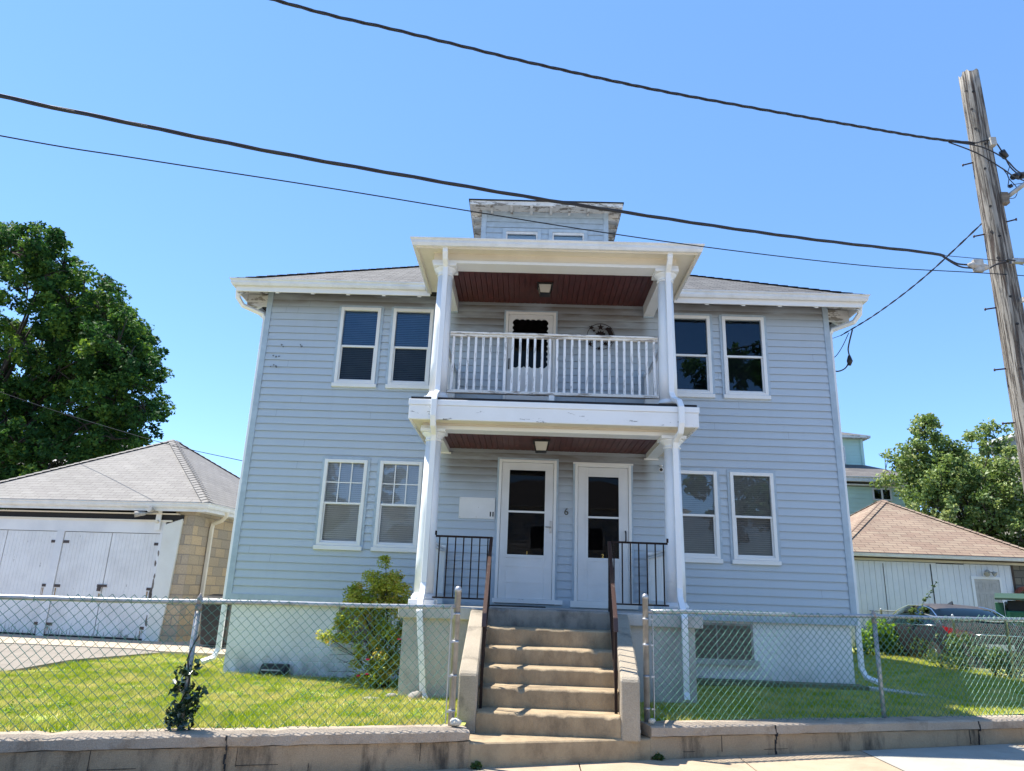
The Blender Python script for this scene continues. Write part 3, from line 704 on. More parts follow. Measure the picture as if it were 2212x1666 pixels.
# doors
def door(a, c_, z0, z1, ga, gc, gz0, gz1, mid, top=False):
    y = HY
    d = part('door', H, 'door_white', (a+.05, ga, y-.035, y+.01, z0, z1-.05), (gc, c_-.05, y-.035, y+.01, z0, z1-.05), (ga, gc, y-.035, y+.01, gz1, z1-.05), (ga, gc, y-.035, y+.01, z0, gz0), bevel=.004)
    d['_b'] = H['_b']
    part('door_frame', d, 'white_trim', (a, a+.046, y-.05, y+.02, z0-.02, z1), (c_-.046, c_, y-.05, y+.02, z0-.02, z1), (a+.046, c_-.046, y-.05, y+.02, z1-.046, z1), bevel=.004)
    part('casing', d, 'corner_blue', (a-.03, a-.001, y-.035, y+.02, z0-.02, z1+.03), (c_+.001, c_+.03, y-.035, y+.02, z0-.02, z1+.03), (a-.001, c_+.001, y-.035, y+.02, z1+.002, z1+.03))
    p_ = MB(); p_.face([(ga, y-.012, gz0), (gc, y-.012, gz0), (gc, y-.012, gz1), (ga, y-.012, gz1)]); p_.build('pane', 'screen_glass', d, fixn=False)
    if not top:
        fr_ = .03
        part('pane_moulding', d, 'door_white', (ga-fr_, ga+.004, y-.044, y-.0355, gz0-fr_, gz1+fr_), (gc-.004, gc+fr_, y-.044, y-.0355, gz0-fr_, gz1+fr_), (ga+.004, gc-.004, y-.044, y-.0355, gz1-.004, gz1+fr_), (ga+.004, gc-.004, y-.044, y-.0355, gz0-fr_, gz0+.004))
        part('glazing_bar', d, 'white_trim', (ga+.004, gc-.004, y-.03, y-.014, mid-.02, mid+.01), (ga+.004, gc-.004, y-.03, y-.014, gz0+.004, gz0+.02))
        kx0, kx1, kz0, kz1 = ga-.05, gc+.05, z0+.24, z0+.50
        part('kick_panel', d, 'door_white', (kx0, kx1, y-.042, y-.0355, kz1-.02, kz1), (kx0, kx1, y-.042, y-.0355, kz0, kz0+.02), (kx0, kx0+.02, y-.042, y-.0355, kz0+.02, kz1-.02), (kx1-.02, kx1, y-.042, y-.0355, kz0+.02, kz1-.02))
    return d
d1 = door(*DOORS[0], -.27, .32, 2.10, 3.47, 2.80)
b_ = MB(); b_.box(.40, .435, HY-.05, HY-.0355, 2.47, 2.66); b_.tube([(.418, HY-.05, 2.56), (.418, HY-.09, 2.56), (.33, HY-.09, 2.56)], .009, 6); b_.build('handle', 'handle_metal', d1)
d2 = door(*DOORS[1], 1.01, 1.51, 2.09, 3.40, 2.75)
b_ = MB(); b_.tube([(1.61, HY-.0355, 2.37), (1.61, HY-.075, 2.40), (1.61, HY-.075, 2.52), (1.61, HY-.0355, 2.54)], .012, 6); b_.build('handle', 'black_plastic', d2)
part('door_hood', d2, 'white_trim', (.765, 1.745, HY-.06, HY-.036, 3.60, 3.625))
d3 = door(*DOORS[2], -.31, .31, 5.22, 6.12, 0, True)
# scalloped cut-out round the upper door's glass
b_ = MB(); inner = []; outer = []
x0, x1, z0, z1 = -.285, .285, 5.25, 6.09
def lobes(p, q, n, nx, nz):
    for i in range(n):
        for k in range(6):
            f_ = (i+k/6)/n; bu = math.sin(math.pi*k/6)*.028
            inner.append((p[0]+(q[0]-p[0])*f_+nx*bu, p[1]+(q[1]-p[1])*f_+nz*bu))
lobes((x0, z1), (x1, z1), 6, 0, 1); lobes((x1, z1), (x1, z0), 9, 1, 0); lobes((x1, z0), (x0, z0), 6, 0, -1); lobes((x0, z0), (x0, z1), 9, -1, 0)
for x, z in inner:
    k = min((.33 if x > 0 else -.33)/x if abs(x) > 1e-4 else 99, ((6.13 if z > 5.67 else 5.21)-5.67)/(z-5.67) if abs(z-5.67) > 1e-4 else 99)
    outer.append((x*k, 5.67+(z-5.67)*k))
n = len(inner)
for i in range(n):
    j = (i+1) % n; b_.face([(outer[i][0], HY-.038, outer[i][1]), (outer[j][0], HY-.038, outer[j][1]), (inner[j][0], HY-.038, inner[j][1]), (inner[i][0], HY-.038, inner[i][1])])
b_.build('scalloped_trim', 'door_white', d3)
part('panel', d3, 'door_white', (-.27, -.04, HY-.041, HY-.0355, 4.5, 4.98), (.04, .27, HY-.041, HY-.0355, 4.5, 4.98), bevel=.004)
b_ = MB(); b_.tube([(-.35, HY-.0355, 5.2), (-.35, HY-.07, 5.22), (-.35, HY-.07, 5.36), (-.35, HY-.0355, 5.38)], .012, 6); b_.build('handle', 'black_plastic', d3)
part('threshold', H, 'flaking_white', (-.47, .62, HY-.10, HY-.014, 1.385, 1.45)); part('threshold', H, 'white_trim', (.745, 1.79, HY-.09, HY-.014, 1.355, 1.45))
part('door_mat', H, 'dark_gap', (-.5, .35, HY-.5, HY-.14, 1.337, 1.35))
# letters and numbers
def text(ch, name, x, z, size, mat_, parent, y, ext=.004):
    cu = bpy.data.curves.new(name, 'FONT'); cu.body = ch; cu.size = size; cu.extrude = ext; cu.align_x = 'CENTER'; cu.offset = size*.012
    to = bpy.data.objects.new('tmp', cu); scene.collection.objects.link(to)
    bpy.context.view_layer.update()
    me = bpy.data.meshes.new_from_object(to); bpy.data.objects.remove(to)
    bs = Vector(parent['_b']); Mx = Matrix.Translation(Vector((x, y, z))-bs) @ Matrix.Rotation(R(90), 4, 'X')
    me.transform(Mx); me.materials.clear(); me.materials.append(MAT[mat_]); me.name = name
    o = bpy.data.objects.new(name, me); scene.collection.objects.link(o); o.parent = parent; return o
text('6', 'house_number', .665, 2.77, .15, 'house_number', H, HY-.02, .006)
text('1', 'door_number', .05, 2.125, .075, 'brass', d1, HY-.018)
text('2', 'door_number', 1.25, 2.12, .075, 'brass', d2, HY-.018)
# blank letter board with two slots
lb = part('letter_board', H, 'door_white', (-1.065, -.485, HY-.035, HY-.015, 2.66, 3.0), bevel=.004); lb['_b'] = H['_b']
tag(lb, 'blank white board with two black slots beside the left door')
part('slot', lb, 'dark_gap', (-.565, -.545, HY-.038, HY-.034, 2.70, 2.775)); part('slot', lb, 'dark_gap', (-.522, -.502, HY-.038, HY-.034, 2.70, 2.775))
b_ = MB()
for x, z in ((-1.045, 2.98), (-.505, 2.98), (-1.045, 2.68), (-.505, 2.68), (-.75, 2.84), (-.78, 2.685)): b_.box(x-.005, x+.005, HY-.039, HY-.034, z-.005, z+.005)
b_.build('screw', 'handle_metal', lb)

# cellar windows
def cellar(a, c_, z0, z1):
    y = HY+.05
    f_ = part('cellar_window', H, 'old_galvanised', (a, a+.035, y-.02, y+.01, z0, z1), (c_-.035, c_, y-.02, y+.01, z0, z1), (a+.035, c_-.035, y-.02, y+.01, z1-.03, z1), ((a+c_)/2-.012, (a+c_)/2+.012, y-.018, y+.01, z0, z1-.03))
    f_['_b'] = H['_b']
    part('sill', f_, 'pier_concrete', (a-.06, c_+.06, y-.09, y+.01, z0-.08, z0-.002)); part('board', f_, 'bare_wood', (a+.035, c_-.035, y-.012, y-.003, z0, z1-.03))
cellar(2.45, 3.56, .68, 1.20); cellar(-2.86, -2.25, .72, 1.26)
tag(part('soffit_vent', H, 'far_white', (HX0-.30, HX0-.036, 12.2, 13.0, 4.03, 4.07)), 'small white hood sticking out of the left side wall')

# porch base
part('porch_base', H, 'pier_concrete', (-1.50, 2.17, 9.45, HY+.04, 0, 1.18)); part('porch_slab', H, 'pier_concrete', (-1.56, 2.26, 9.375, HY-.03, 1.181, 1.335), bevel=.012)
# lower porch: beams, ceiling, deck
part('porch_beam', H, 'cream_trim', (-1.47, 2.14, 9.72, 9.93, 3.72, 3.94)); part('beam_moulding', H, 'white_trim', (-1.49, 2.16, 9.695, 9.95, 3.69, 3.74))
for x0, x1 in ((-1.46, -1.275), (1.955, 2.13)):
    part('side_beam', H, 'white_trim', (x0, x1, 9.951, 11.54, 3.72, 3.94)); part('beam_cap', H, 'white_trim', (x0-.03, x1+.03, 11.54, 11.585, 3.70, 3.725))
def ceiling(z, x0, x1, y0, y1):
    b_ = MB(); n = int((x1-x0)/.088)
    for i in range(n):
        a = x0+(x1-x0)*i/n; c_ = x0+(x1-x0)*(i+1)/n
        b_.box(a+.004, c_-.004, y0, y1, z, z+.015)
    b_.box(x0, x1, y0, y1, z+.0155, z+.03); return b_.build('porch_ceiling', 'ceiling_red', H)
ceiling(3.80, -1.275, 1.955, 9.95, 11.58); 
part('deck_soffit', H, 'cream_trim', (-1.60, 2.29, 9.44, 9.72, 3.775, 3.79), (-1.60, -1.47, 9.72, 11.58, 3.775, 3.79), (2.14, 2.29, 9.72, 11.58, 3.775, 3.79))
part('deck_fascia', H, 'flaking_white', (-1.625, 2.315, 9.40, 9.438, 3.755, 3.955), (-1.625, -1.60, 9.438, 11.58, 3.755, 3.955), (2.29, 2.315, 9.438, 11.58, 3.755, 3.955), bevel=.005)
part('deck_edge', H, 'column_paint', (-1.635, 2.325, 9.388, 9.6, 3.956, 4.035), (-1.635, -1.55, 9.6, 11.58, 3.956, 4.035), (2.24, 2.325, 9.6, 11.58, 3.956, 4.035), bevel=.004)
part('balcony_deck', H, 'dark_gap', (-1.61, 2.30, 9.42, 11.58, 4.036, 4.075)); part('deck_body', H, 'dark_gap', (-1.55, 2.24, 9.6, 11.57, 3.95, 4.03))
# upper porch roof
part('porch_beam', H, 'cream_trim', (-1.47, 2.14, 9.66, 9.90, 6.24, 6.40)); part('beam_moulding', H, 'white_trim', (-1.49, 2.16, 9.635, 9.915, 6.21, 6.255))
for x0, x1 in ((-1.46, -1.275), (1.955, 2.13)):
    part('side_beam', H, 'white_trim', (x0, x1, 9.916, 11.54, 6.22, 6.42)); part('beam_cap', H, 'corner_blue', (x0-.0, x1+.0, 11.54, 11.58, 6.20, 6.43))
ceiling(6.42, -1.275, 1.955, 9.90, 11.58)
part('porch_soffit', H, 'cream_trim', (-1.69, 2.38, 9.44, 9.66, 6.375, 6.39), (-1.69, -1.47, 9.66, 11.10, 6.375, 6.39), (2.14, 2.38, 9.66, 11.10, 6.375, 6.39))
part('porch_fascia', H, 'cream_trim', (-1.71, 2.40, 9.415, 9.438, 6.335, 6.46), (-1.71, -1.69, 9.438, 11.10, 6.335, 6.46), (2.38, 2.40, 9.438, 11.10, 6.335, 6.46))
def gutter(path, h=.11, d=.10, name='gutter', mat_='gutter_white', parent=None):
    """K-style gutter swept along a level path; outer side on the right-hand of travel"""
    prof = [(0, 0), (d*.55, 0), (d*.75, h*.35), (d*.78, h*.7), (d, h*.88), (d, h), (d*.93, h), (d*.93, h*.93), (d*.02, h*.93), (0, h)]
    B = MB(); k = len(prof); n = len(path)
    for i, p in enumerate(path):
        p = Vector(p)
        def rn(a, b_):
            q = (Vector(b_)-Vector(a)); q.z = 0; q.normalize(); return Vector((q.y, -q.x, 0))
        n1 = rn(path[i-1], path[i]) if i else rn(path[0], path[1]); n2 = rn(path[i], path[i+1]) if i < n-1 else n1
        mm = (n1+n2).normalized(); mm = mm/max(.3, mm.dot(n1))
        for a, z in prof: B.v.append(tuple(p+mm*a+Vector((0, 0, z))))
    for i in range(n-1):
        for j in range(k): B.addf((i*k+j, i*k+(j+1) % k, (i+1)*k+(j+1) % k, (i+1)*k+j))
    B.addf(range(k)); B.addf([(n-1)*k+j for j in range(k)][::-1])
    return B.build(name, mat_, parent or H)
gutter([(-1.71, 11.1, 6.355), (-1.71, 9.414, 6.355), (2.40, 9.414, 6.355), (2.40, 11.1, 6.355)], .115, .085)
part('porch_roof', H, 'column_paint', (-1.60, 2.31, 9.45, 11.7, 6.461, 6.50), (-1.60, 2.31, 9.42, 9.449, 6.471, 6.505))

# columns
def column(cx, z0, z1, wood=False):
    cy = 9.80
    c_ = MB(); zc = z1-.155
    c_.lathe([(.130, z0+.14), (.128, z0+.6), (.120, (z0+z1)/2), (.108, zc)], cx, cy, 28)
    o = c_.build('column', 'column_paint', H); o['_b'] = H['_b']
    b_ = MB(); b_.box(cx-.17, cx+.17, cy-.17, cy+.17, z0, z0+.07)
    if wood: b_.build('plinth', 'bare_wood', o, bevel=.006)
    else: b_.build('plinth', 'column_paint', o, bevel=.006)
    b_ = MB(); b_.lathe([(.150, z0+.071), (.165, z0+.085), (.165, z0+.105), (.145, z0+.12), (.138, z0+.145)], cx, cy, 28); b_.build('base', 'column_paint', o)
    b_ = MB(); b_.lathe([(.109, zc-.04), (.124, zc-.035), (.124, zc-.02), (.111, zc-.012), (.111, zc+.01), (.130, zc+.035), (.160, zc+.06), (.168, zc+.08)], cx, cy, 28)
    b_.box(cx-.172, cx+.172, cy-.172, cy+.172, zc+.081, z1-.03); b_.build('capital', 'column_paint', o, bevel=.004)
    return o
column(-1.31, 1.336, 3.72); column(2.02, 1.336, 3.72); column(-1.30, 4.076, 6.24); column(1.99, 4.076, 6.24, True)
# downspouts
def spout(name, pts, wx=.075, wy=.055): b_ = MB(); b_.rect_tube(pts, wx, wy); return b_.build(name, 'column_paint', H, bevel=.006)
spout('downspout', [(-1.28, 9.44, 6.40), (-1.28, 9.44, 6.30), (-1.28, 9.50, 6.22), (-1.28, 9.615, 6.14), (-1.28, 9.625, 6.0), (-1.28, 9.625, 4.30), (-1.28, 9.60, 4.20), (-1.28, 9.40, 4.10), (-1.28, 9.345, 4.02), (-1.28, 9.345, 3.80), (-1.28, 9.40, 3.68), (-1.285, 9.58, 3.60), (-1.29, 9.62, 3.50), (-1.29, 9.62, 1.62), (-1.29, 9.56, 1.50), (-1.29, 9.42, 1.38), (-1.28, 9.33, 1.27), (-1.17, 9.33, .32), (-1.12, 9.28, .24)])
spout('downspout', [(2.0, 9.44, 6.40), (2.0, 9.44, 6.30), (2.0, 9.50, 6.22), (2.0, 9.615, 6.14), (2.0, 9.625, 6.0), (2.0, 9.625, 4.30), (2.02, 9.58, 4.20), (2.06, 9.42, 4.12), (2.07, 9.345, 4.02), (2.07, 9.345, 3.80), (2.06, 9.40, 3.68), (2.03, 9.58, 3.60), (2.03, 9.62, 3.50), (2.03, 9.62, 1.66), (2.02, 9.56, 1.54), (2.02, 9.42, 1.40), (2.02, 9.33, 1.30), (2.01, 9.33, .45), (2.01, 9.29, .36)])
for xs, sg in ((HX0-.03, -1), (HX1+.03, 1)):
    x = xs+sg*.03
    spout('downspout', [(x+sg*.42, 11.35, 6.42), (x+sg*.42, 11.38, 6.30), (x+sg*.34, 11.45, 6.18), (x+sg*.05, 11.64, 6.10), (x, 11.66, 6.0), (x, 11.66, .62 if sg > 0 else .55), (x+sg*.04, 11.62, .50 if sg > 0 else .42), (x+sg*.18, 11.52, .44 if sg > 0 else .36)])

# balustrades: posts, rails and each baluster
def balustrade(axis, fixed, a0, a1, z0, z1, n, bm_='flaking_rail', rm='flaking_rail_top', bw=.034, skirt=True):
    def bx(u0, u1, v0, v1, zz0, zz1): return (u0, u1, v0, v1, zz0, zz1) if axis == 'x' else (v0, v1, u0, u1, zz0, zz1)
    o = part('balustrade', H, rm, bx(a0, a1, fixed-.05, fixed+.05, z1-.03, z1), bx(a0, a1, fixed-.03, fixed+.03, z1-.065, z1-.031), bx(a0, a1, fixed-.035, fixed+.035, z0, z0+.045), bevel=.004)
    o['_b'] = H['_b']
    st = (a1-a0)/n; first = None
    for i in range(n):
        c_ = a0+st*(i+.5)
        if first is None or True:
            first = part('baluster', o, bm_, bx(c_-bw/2, c_+bw/2, fixed-bw/2, fixed+bw/2, z0+.046, z1-.066))
    return o
balustrade('x', 9.80, -1.165, 1.855, 4.25, 5.175, 28)
for fx in (-1.28, 1.985):
    o = balustrade('y', fx, 9.96, 11.50, 4.25, 5.13, 13, 'white_trim', 'white_trim')
    o = balustrade('y', fx-(.0 if fx < 0 else -.0), 9.96, 11.50, 1.45, 2.18, 13, 'white_trim', 'white_trim')
    part('rail_post', H, 'white_trim', (fx-.04, fx+.04, 11.50, 11.575, 4.076, 5.18)); part('rail_post', H, 'white_trim', (fx-.04, fx+.04, 11.50, 11.575, 1.336, 2.22))
part('support_block', H, 'white_trim', (.29, .37, 9.77, 9.83, 4.076, 4.249))

# main eaves: fascia, rafters, roof boards
EX0, EX1, EY0, EY1 = -5.06, 5.56, 11.16, 22.44; EZ = 6.50; MM = .60
b_ = MB()
b_.box(EX0, -1.72, EY0, EY0+.025, 6.33, 6.50); b_.box(2.41, EX1, EY0, EY0+.025, 6.33, 6.50); b_.box(EX0, EX0+.025, EY0+.026, EY1, 6.33, 6.50); b_.box(EX1-.025, EX1, EY0+.026, EY1, 6.33, 6.50)
b_.build('eave_fascia', 'white_trim', H, bevel=.004)
gutter([(EX0-.001, 21, 6.42), (EX0-.001, EY0-.001, 6.42), (-1.80, EY0-.001, 6.42)]); gutter([(2.47, EY0-.001, 6.42), (EX1+.001, EY0-.001, 6.42), (EX1+.001, 21, 6.42)])
b_ = MB(); x = -4.35
while x < 5.1:
    if not (-1.8 < x < 2.45):
        R_ = MB(); R_.prism_x([(EY0+.026, 6.312), (EY0+.026, 6.46), (HY+.0, 6.72), (HY+.0, 6.575)], x-.03, x+.03); R_.build('rafter', 'white_trim', H)
    x += .61
y = 12
n_r = 0
while y < 21.5:
    for pr in ([(EX0+.026, 6.315), (EX0+.026, 6.46), (HX0-.04, 6.70), (HX0-.04, 6.555)], [(EX1-.026, 6.315), (EX1-.026, 6.46), (HX1+.04, 6.70), (HX1+.04, 6.555)]):
        R_ = MB(); R_.prism_y(pr, y-.03, y+.03); R_.build('rafter', 'white_trim', H)
    y += .61
for sg, xc, xw in ((-1, EX0+.03, HX0-.04), (1, EX1-.03, HX1+.04)):
    b_ = MB(); b_.prism_z([(xc, EY0+.03), (xc-sg*.06, EY0+.03), (xw, HY-.08), (xw, HY+.0)], lambda x, y: 6.28+.45*(y-EY0), lambda x, y: 6.47+.45*(y-EY0)); b_.build('hip_rafter', 'dormer_wood', H)
    b_ = MB(); b_.box(min(xc, xw), max(xc, xw), HY+.02, HY+.06, 6.25, 6.47); b_.build('lookout', 'dormer_wood', H)
b_ = MB()
for x0, x1 in ((EX0+.026, -1.72), (2.41, EX1-.026)): b_.prism_x([(EY0+.026, 6.475), (HY, 6.735), (HY, 6.755), (EY0+.026, 6.495)], x0, x1)
b_.build('roof_boards', 'cream_trim', H)
def hip_roof(o, d, n, Lx, Ly, z, m_, thick=.03):
    """hip roof over a rectangle from o, Lx along d, Ly along n; uv in metres for the shingle courses"""
    B = MB(); sl_ = math.sqrt(1+m_*m_); h = min(Lx, Ly)/2
    P = lambda a, b__, zz: (o[0]+d[0]*a+n[0]*b__, o[1]+d[1]*a+n[1]*b__, zz)
    zt = z+h*m_
    if Ly >= Lx:
        r1, r2 = (h, h), (h, Ly-h)
    else: r1, r2 = (h, h), (Lx-h, h)
    c0, c1, c2, c3 = (0, 0), (Lx, 0), (Lx, Ly), (0, Ly)
    def f_(pts, ax):
        uv = []
        for (a, b__), zz in pts: uv.append((a if ax == 0 else b__, (zz-z)/m_*sl_ if m_ else 0))
        B.face([P(a, b__, zz) for (a, b__), zz in pts], uv)
    if Ly >= Lx:
        f_([(c0, z), (c1, z), (r1, zt)], 0); f_([(c1, z), (c2, z), (r2, zt), (r1, zt)], 1); f_([(c2, z), (c3, z), (r2, zt)], 0); f_([(c3, z), (c0, z), (r1, zt), (r2, zt)], 1)
    else:
        f_([(c0, z), (c1, z), (r2, zt), (r1, zt)], 0); f_([(c1, z), (c2, z), (r2, zt)], 1); f_([(c2, z), (c3, z), (r1, zt), (r2, zt)], 0); f_([(c3, z), (c0, z), (r1, zt)], 1)
    B.cur = 1
    q = [c0, c1, c2, c3]
    for i in range(4):
        a, b2 = q[i], q[(i+1) % 4]; B.face([P(*a, z-thick), P(*b2, z-thick), P(*b2, z), P(*a, z)])
    B.face([P(*c_, z-thick) for c_ in q][::-1])
    return B, [P(*c_, z) for c_ in q], P(*r1, zt), P(*r2, zt)
def hip_caps(corners, r1, r2, mat_, parent, w_=.13, step=.2, ly=True):
    """overlapping ridge shingles along hips and ridge"""
    B = MB()
    pairs = [(corners[0], r1), (corners[1], r1 if ly else r2), (corners[2], r2), (corners[3], r2 if ly else r1), (r1, r2)]
    for p, q in pairs:
        p = Vector(p); q = Vector(q); L = (q-p).length
        if L < .1: continue
        dd = (q-p).normalized(); sd = dd.cross(Vector((0, 0, 1))).normalized(); n = int(L/step); sdz = -.35 if abs(dd.z) > .05 else -.5
        for i in range(n):
            a = p+dd*(L*i/n); c_ = p+dd*(L*(i+1.08)/n); h0, h1 = .026, .012
            for s_ in (-1, 1):
                dn = sd*s_*w_+Vector((0, 0, sdz*w_))
                u_ = Vector((0, 0, 1))
                B.face([a+u_*h0, c_+u_*h1, c_+dn+u_*(h1+.004), a+dn+u_*(h0+.004)], [(i*.3, 0), (i*.3+.2, 0), (i*.3+.2, .05), (i*.3, .05)])
            B.face([a+u_*h0, a+sd*w_+Vector((0, 0, sdz*w_+h0+.004)), a, a-sd*w_+Vector((0, 0, sdz*w_+h0+.004))])
    return B.build('ridge_caps', mat_, parent, fixn=False)
B, cs, r1, r2 = hip_roof((EX0-.03, EY0-.04), (1, 0), (0, 1), EX1-EX0+.06, EY1-EY0+.08, 6.535, MM)
ro = B.build('roof', ['house_shingle', 'dark_gap'], H, fixn=False); ro['_b'] = H['_b']; hip_caps(cs, r1, r2, 'house_shingle', H)

# dormer
DY, DX0, DX1, DZ0, DZ1 = 13.0, -1.03, 1.49, 7.3, 9.05
B = MB(); siding((DX0, DY), (1, 0), DX1-DX0, DZ0, DZ1, [(.43, 1.17, 7.6, 8.63), (1.37, 2.11, 7.6, 8.63)], B)
siding((DX1, DY), (0, 1), 3.2, DZ0, DZ1, [], B); siding((DX0, DY+3.2), (0, -1), 3.2, DZ0, DZ1, [], B)
dm = B.build('dormer', 'corner_blue', H, fixn=False); dm['_b'] = H['_b']
part('corner_board', dm, 'corner_blue', (DX0-.03, DX0+.07, DY-.03, DY+.07, DZ0, DZ1), (DX1-.07, DX1+.03, DY-.03, DY+.07, DZ0, DZ1))
part('dormer_room', dm, 'dark_room', (DX0+.1, DX1-.1, DY+.4, DY+3, DZ0, DZ1-.02))
for a in (DX0+.43, DX0+1.37):
    c_ = a+.74
    wd = part('window', H, 'far_white', (a+.05, c_-.05, DY-.02, DY+.03, 8.53, 8.58), (a+.05, a+.08, DY-.02, DY+.03, 7.7, 8.53), (c_-.08, c_-.05, DY-.02, DY+.03, 7.7, 8.53), (a+.05, c_-.05, DY-.02, DY+.03, 7.6, 7.7)); wd['_b'] = H['_b']
    part('casing', wd, 'corner_blue', (a-.02, a+.049, DY-.035, DY+.02, 7.55, 8.65), (c_-.049, c_+.02, DY-.035, DY+.02, 7.55, 8.65), (a+.049, c_-.049, DY-.035, DY+.02, 8.581, 8.65))
    part('blind', wd, 'blind_white', (a+.08, c_-.08, DY+.05, DY+.07, 8.44, 8.53))
    g1 = MB(); g1.face([(a+.08, DY+.01, 7.7), (c_-.08, DY+.01, 7.7), (c_-.08, DY+.01, 8.53), (a+.08, DY+.01, 8.53)]); g1.build('pane', 'window_glass', wd, fixn=False)
RX0, RX1, RY0 = -1.31, 1.79, 12.62
part('dormer_fascia', H, 'dormer_wood', (RX0+.02, RX1-.02, RY0+.02, RY0+.05, 8.985, 9.07), (RX0+.02, RX0+.05, RY0+.05, 16, 8.985, 9.07), (RX1-.05, RX1-.02, RY0+.05, 16, 8.985, 9.07))
b_ = MB(); b_.box(RX0+.05, RX1-.05, RY0+.051, DY-.0, 9.045, 9.06); b_.box(RX0+.05, DX0, DY, 16, 9.045, 9.06); b_.box(DX1, RX1-.05, DY, 16, 9.045, 9.06)
b_.build('dormer_soffit', 'dormer_wood', H)
b_ = MB()
for x in (-.85, -.45, -.05, .35, .72, 1.1): part('dormer_rafter', H, 'dormer_wood', (x-.025, x+.025, RY0+.051, DY-.035, 8.965, 9.044))
for y in (13.1, 13.5, 13.9, 14.3, 14.7): part('dormer_rafter', H, 'dormer_wood', (RX0+.05, DX0-.035, y-.04, y+.04, 8.93, 9.044)); part('dormer_rafter', H, 'dormer_wood', (DX1+.035, RX1-.05, y-.04, y+.04, 8.93, 9.044))
B, cs, r1, r2 = hip_roof((RX0, RY0), (1, 0), (0, 1), RX1-RX0, 4.4, 9.095, .38, .025)
B.build('dormer_roof', ['house_shingle', 'dark_gap'], H, fixn=False)

# porch lamps
for z, lab in ((3.80, 'black framed glass lamp under the lower porch ceiling'), (6.42, 'black framed glass lamp under the upper porch ceiling')):
    L = thing('porch_lamp', (.22, 10.8, z), lab, 'lamp', 'porch ceiling lamps')
    b_ = MB(); b_.box(.09, .35, 10.67, 10.93, z-.03, z-.002); b_.build('mount', 'lamp_black', L)
    b_ = MB(); i = 0
    b_.lathe([(.15, z-.031), (.11, z-.16), (.10, z-.165)], .22, 10.8, 4, ang0=math.pi/4); b_.build('lamp_shade', 'lamp_glass', L)
    b_ = MB()
    for sx, sy in ((-1, -1), (1, -1), (1, 1), (-1, 1)): b_.tube([(.22+sx*.108, 10.8+sy*.108, z-.03), (.22+sx*.08, 10.8+sy*.08, z-.165)], .008, 4)
    b_.box(.135, .305, 10.715, 10.885, z-.175, z-.166); b_.build('frame', 'lamp_black', L)
# security camera
L = thing('security_camera', (2.15, 11.55, 3.55), 'small white bullet camera on the wall beside the right porch column', 'camera')
b_ = MB(); b_.lathe([(.03, 3.60), (.03, 3.62)], 2.2, 11.55, 10); b_.tube([(2.2, 11.56, 3.60), (2.2, 11.50, 3.56)], .012, 6); b_.tube([(2.2, 11.54, 3.55), (2.17, 11.40, 3.52)], .035, 12); b_.build('camera_body', 'column_paint', L)
b_ = MB(); b_.tube([(2.17, 11.399, 3.52), (2.168, 11.39, 3.518)], .026, 12); b_.build('lens', 'black_plastic', L)

# sun, moon and stars wall ornament
L = thing('wall_ornament', (1.215, 11.56, 5.58), 'dark metal ring with sun, moon and stars on the upper porch wall', 'ornament')
cx, cz, rr_ = 1.215, 5.83, .235; yy = 11.555
b_ = MB(); pts = [(cx+rr_*math.cos(t_), yy, cz+rr_*math.sin(t_)) for t_ in np.linspace(0, 2*math.pi, 49)]; b_.tube(pts, .005, 5, cap=False); b_.build('ring', 'black_iron', L)
def star(x, z, r_, rot, nm='star', n=5, k=.42):
    b_ = MB(); pl = []
    for i in range(2*n):
        a = rot+math.pi*i/n; q = r_ if i % 2 == 0 else r_*k; pl.append((x+q*math.sin(a), z+q*math.cos(a)))
    c_ = (x, z)
    for i in range(2*n):
        j = (i+1) % (2*n)
        b_.face([(pl[i][0], yy-.002, pl[i][1]), (pl[j][0], yy-.002, pl[j][1]), (x, yy-.012, z)]); b_.face([(pl[j][0], yy+.002, pl[j][1]), (pl[i][0], yy+.002, pl[i][1]), (x, yy+.002, z)])
    b_.build(nm, 'black_iron', L)
for q in ((1.215, 6.0, .062, 0), (1.055, 5.99, .05, .2), (1.10, 5.935, .035, -.1), (1.38, 5.98, .038, .1), (1.03, 5.69, .055, .3), (1.19, 5.615, .04, 0), (1.29, 5.70, .045, .4), (1.365, 5.65, .045, 0)): star(*q)
star(1.215, 5.83, .115, 0, 'sun_face', 14, .72)
b_ = MB(); out_ = []
for i in range(13):
    a = -1.15+2.3*i/12; out_.append((1.25+.19*math.cos(a), 5.83+.19*math.sin(a)))
for i in range(13):
    a = 1.0-2.0*i/12; out_.append((1.22+.135*math.cos(a), 5.83+.16*math.sin(a)))
b_.prism_y(out_, yy-.006, yy); b_.build('moon', 'black_iron', L)

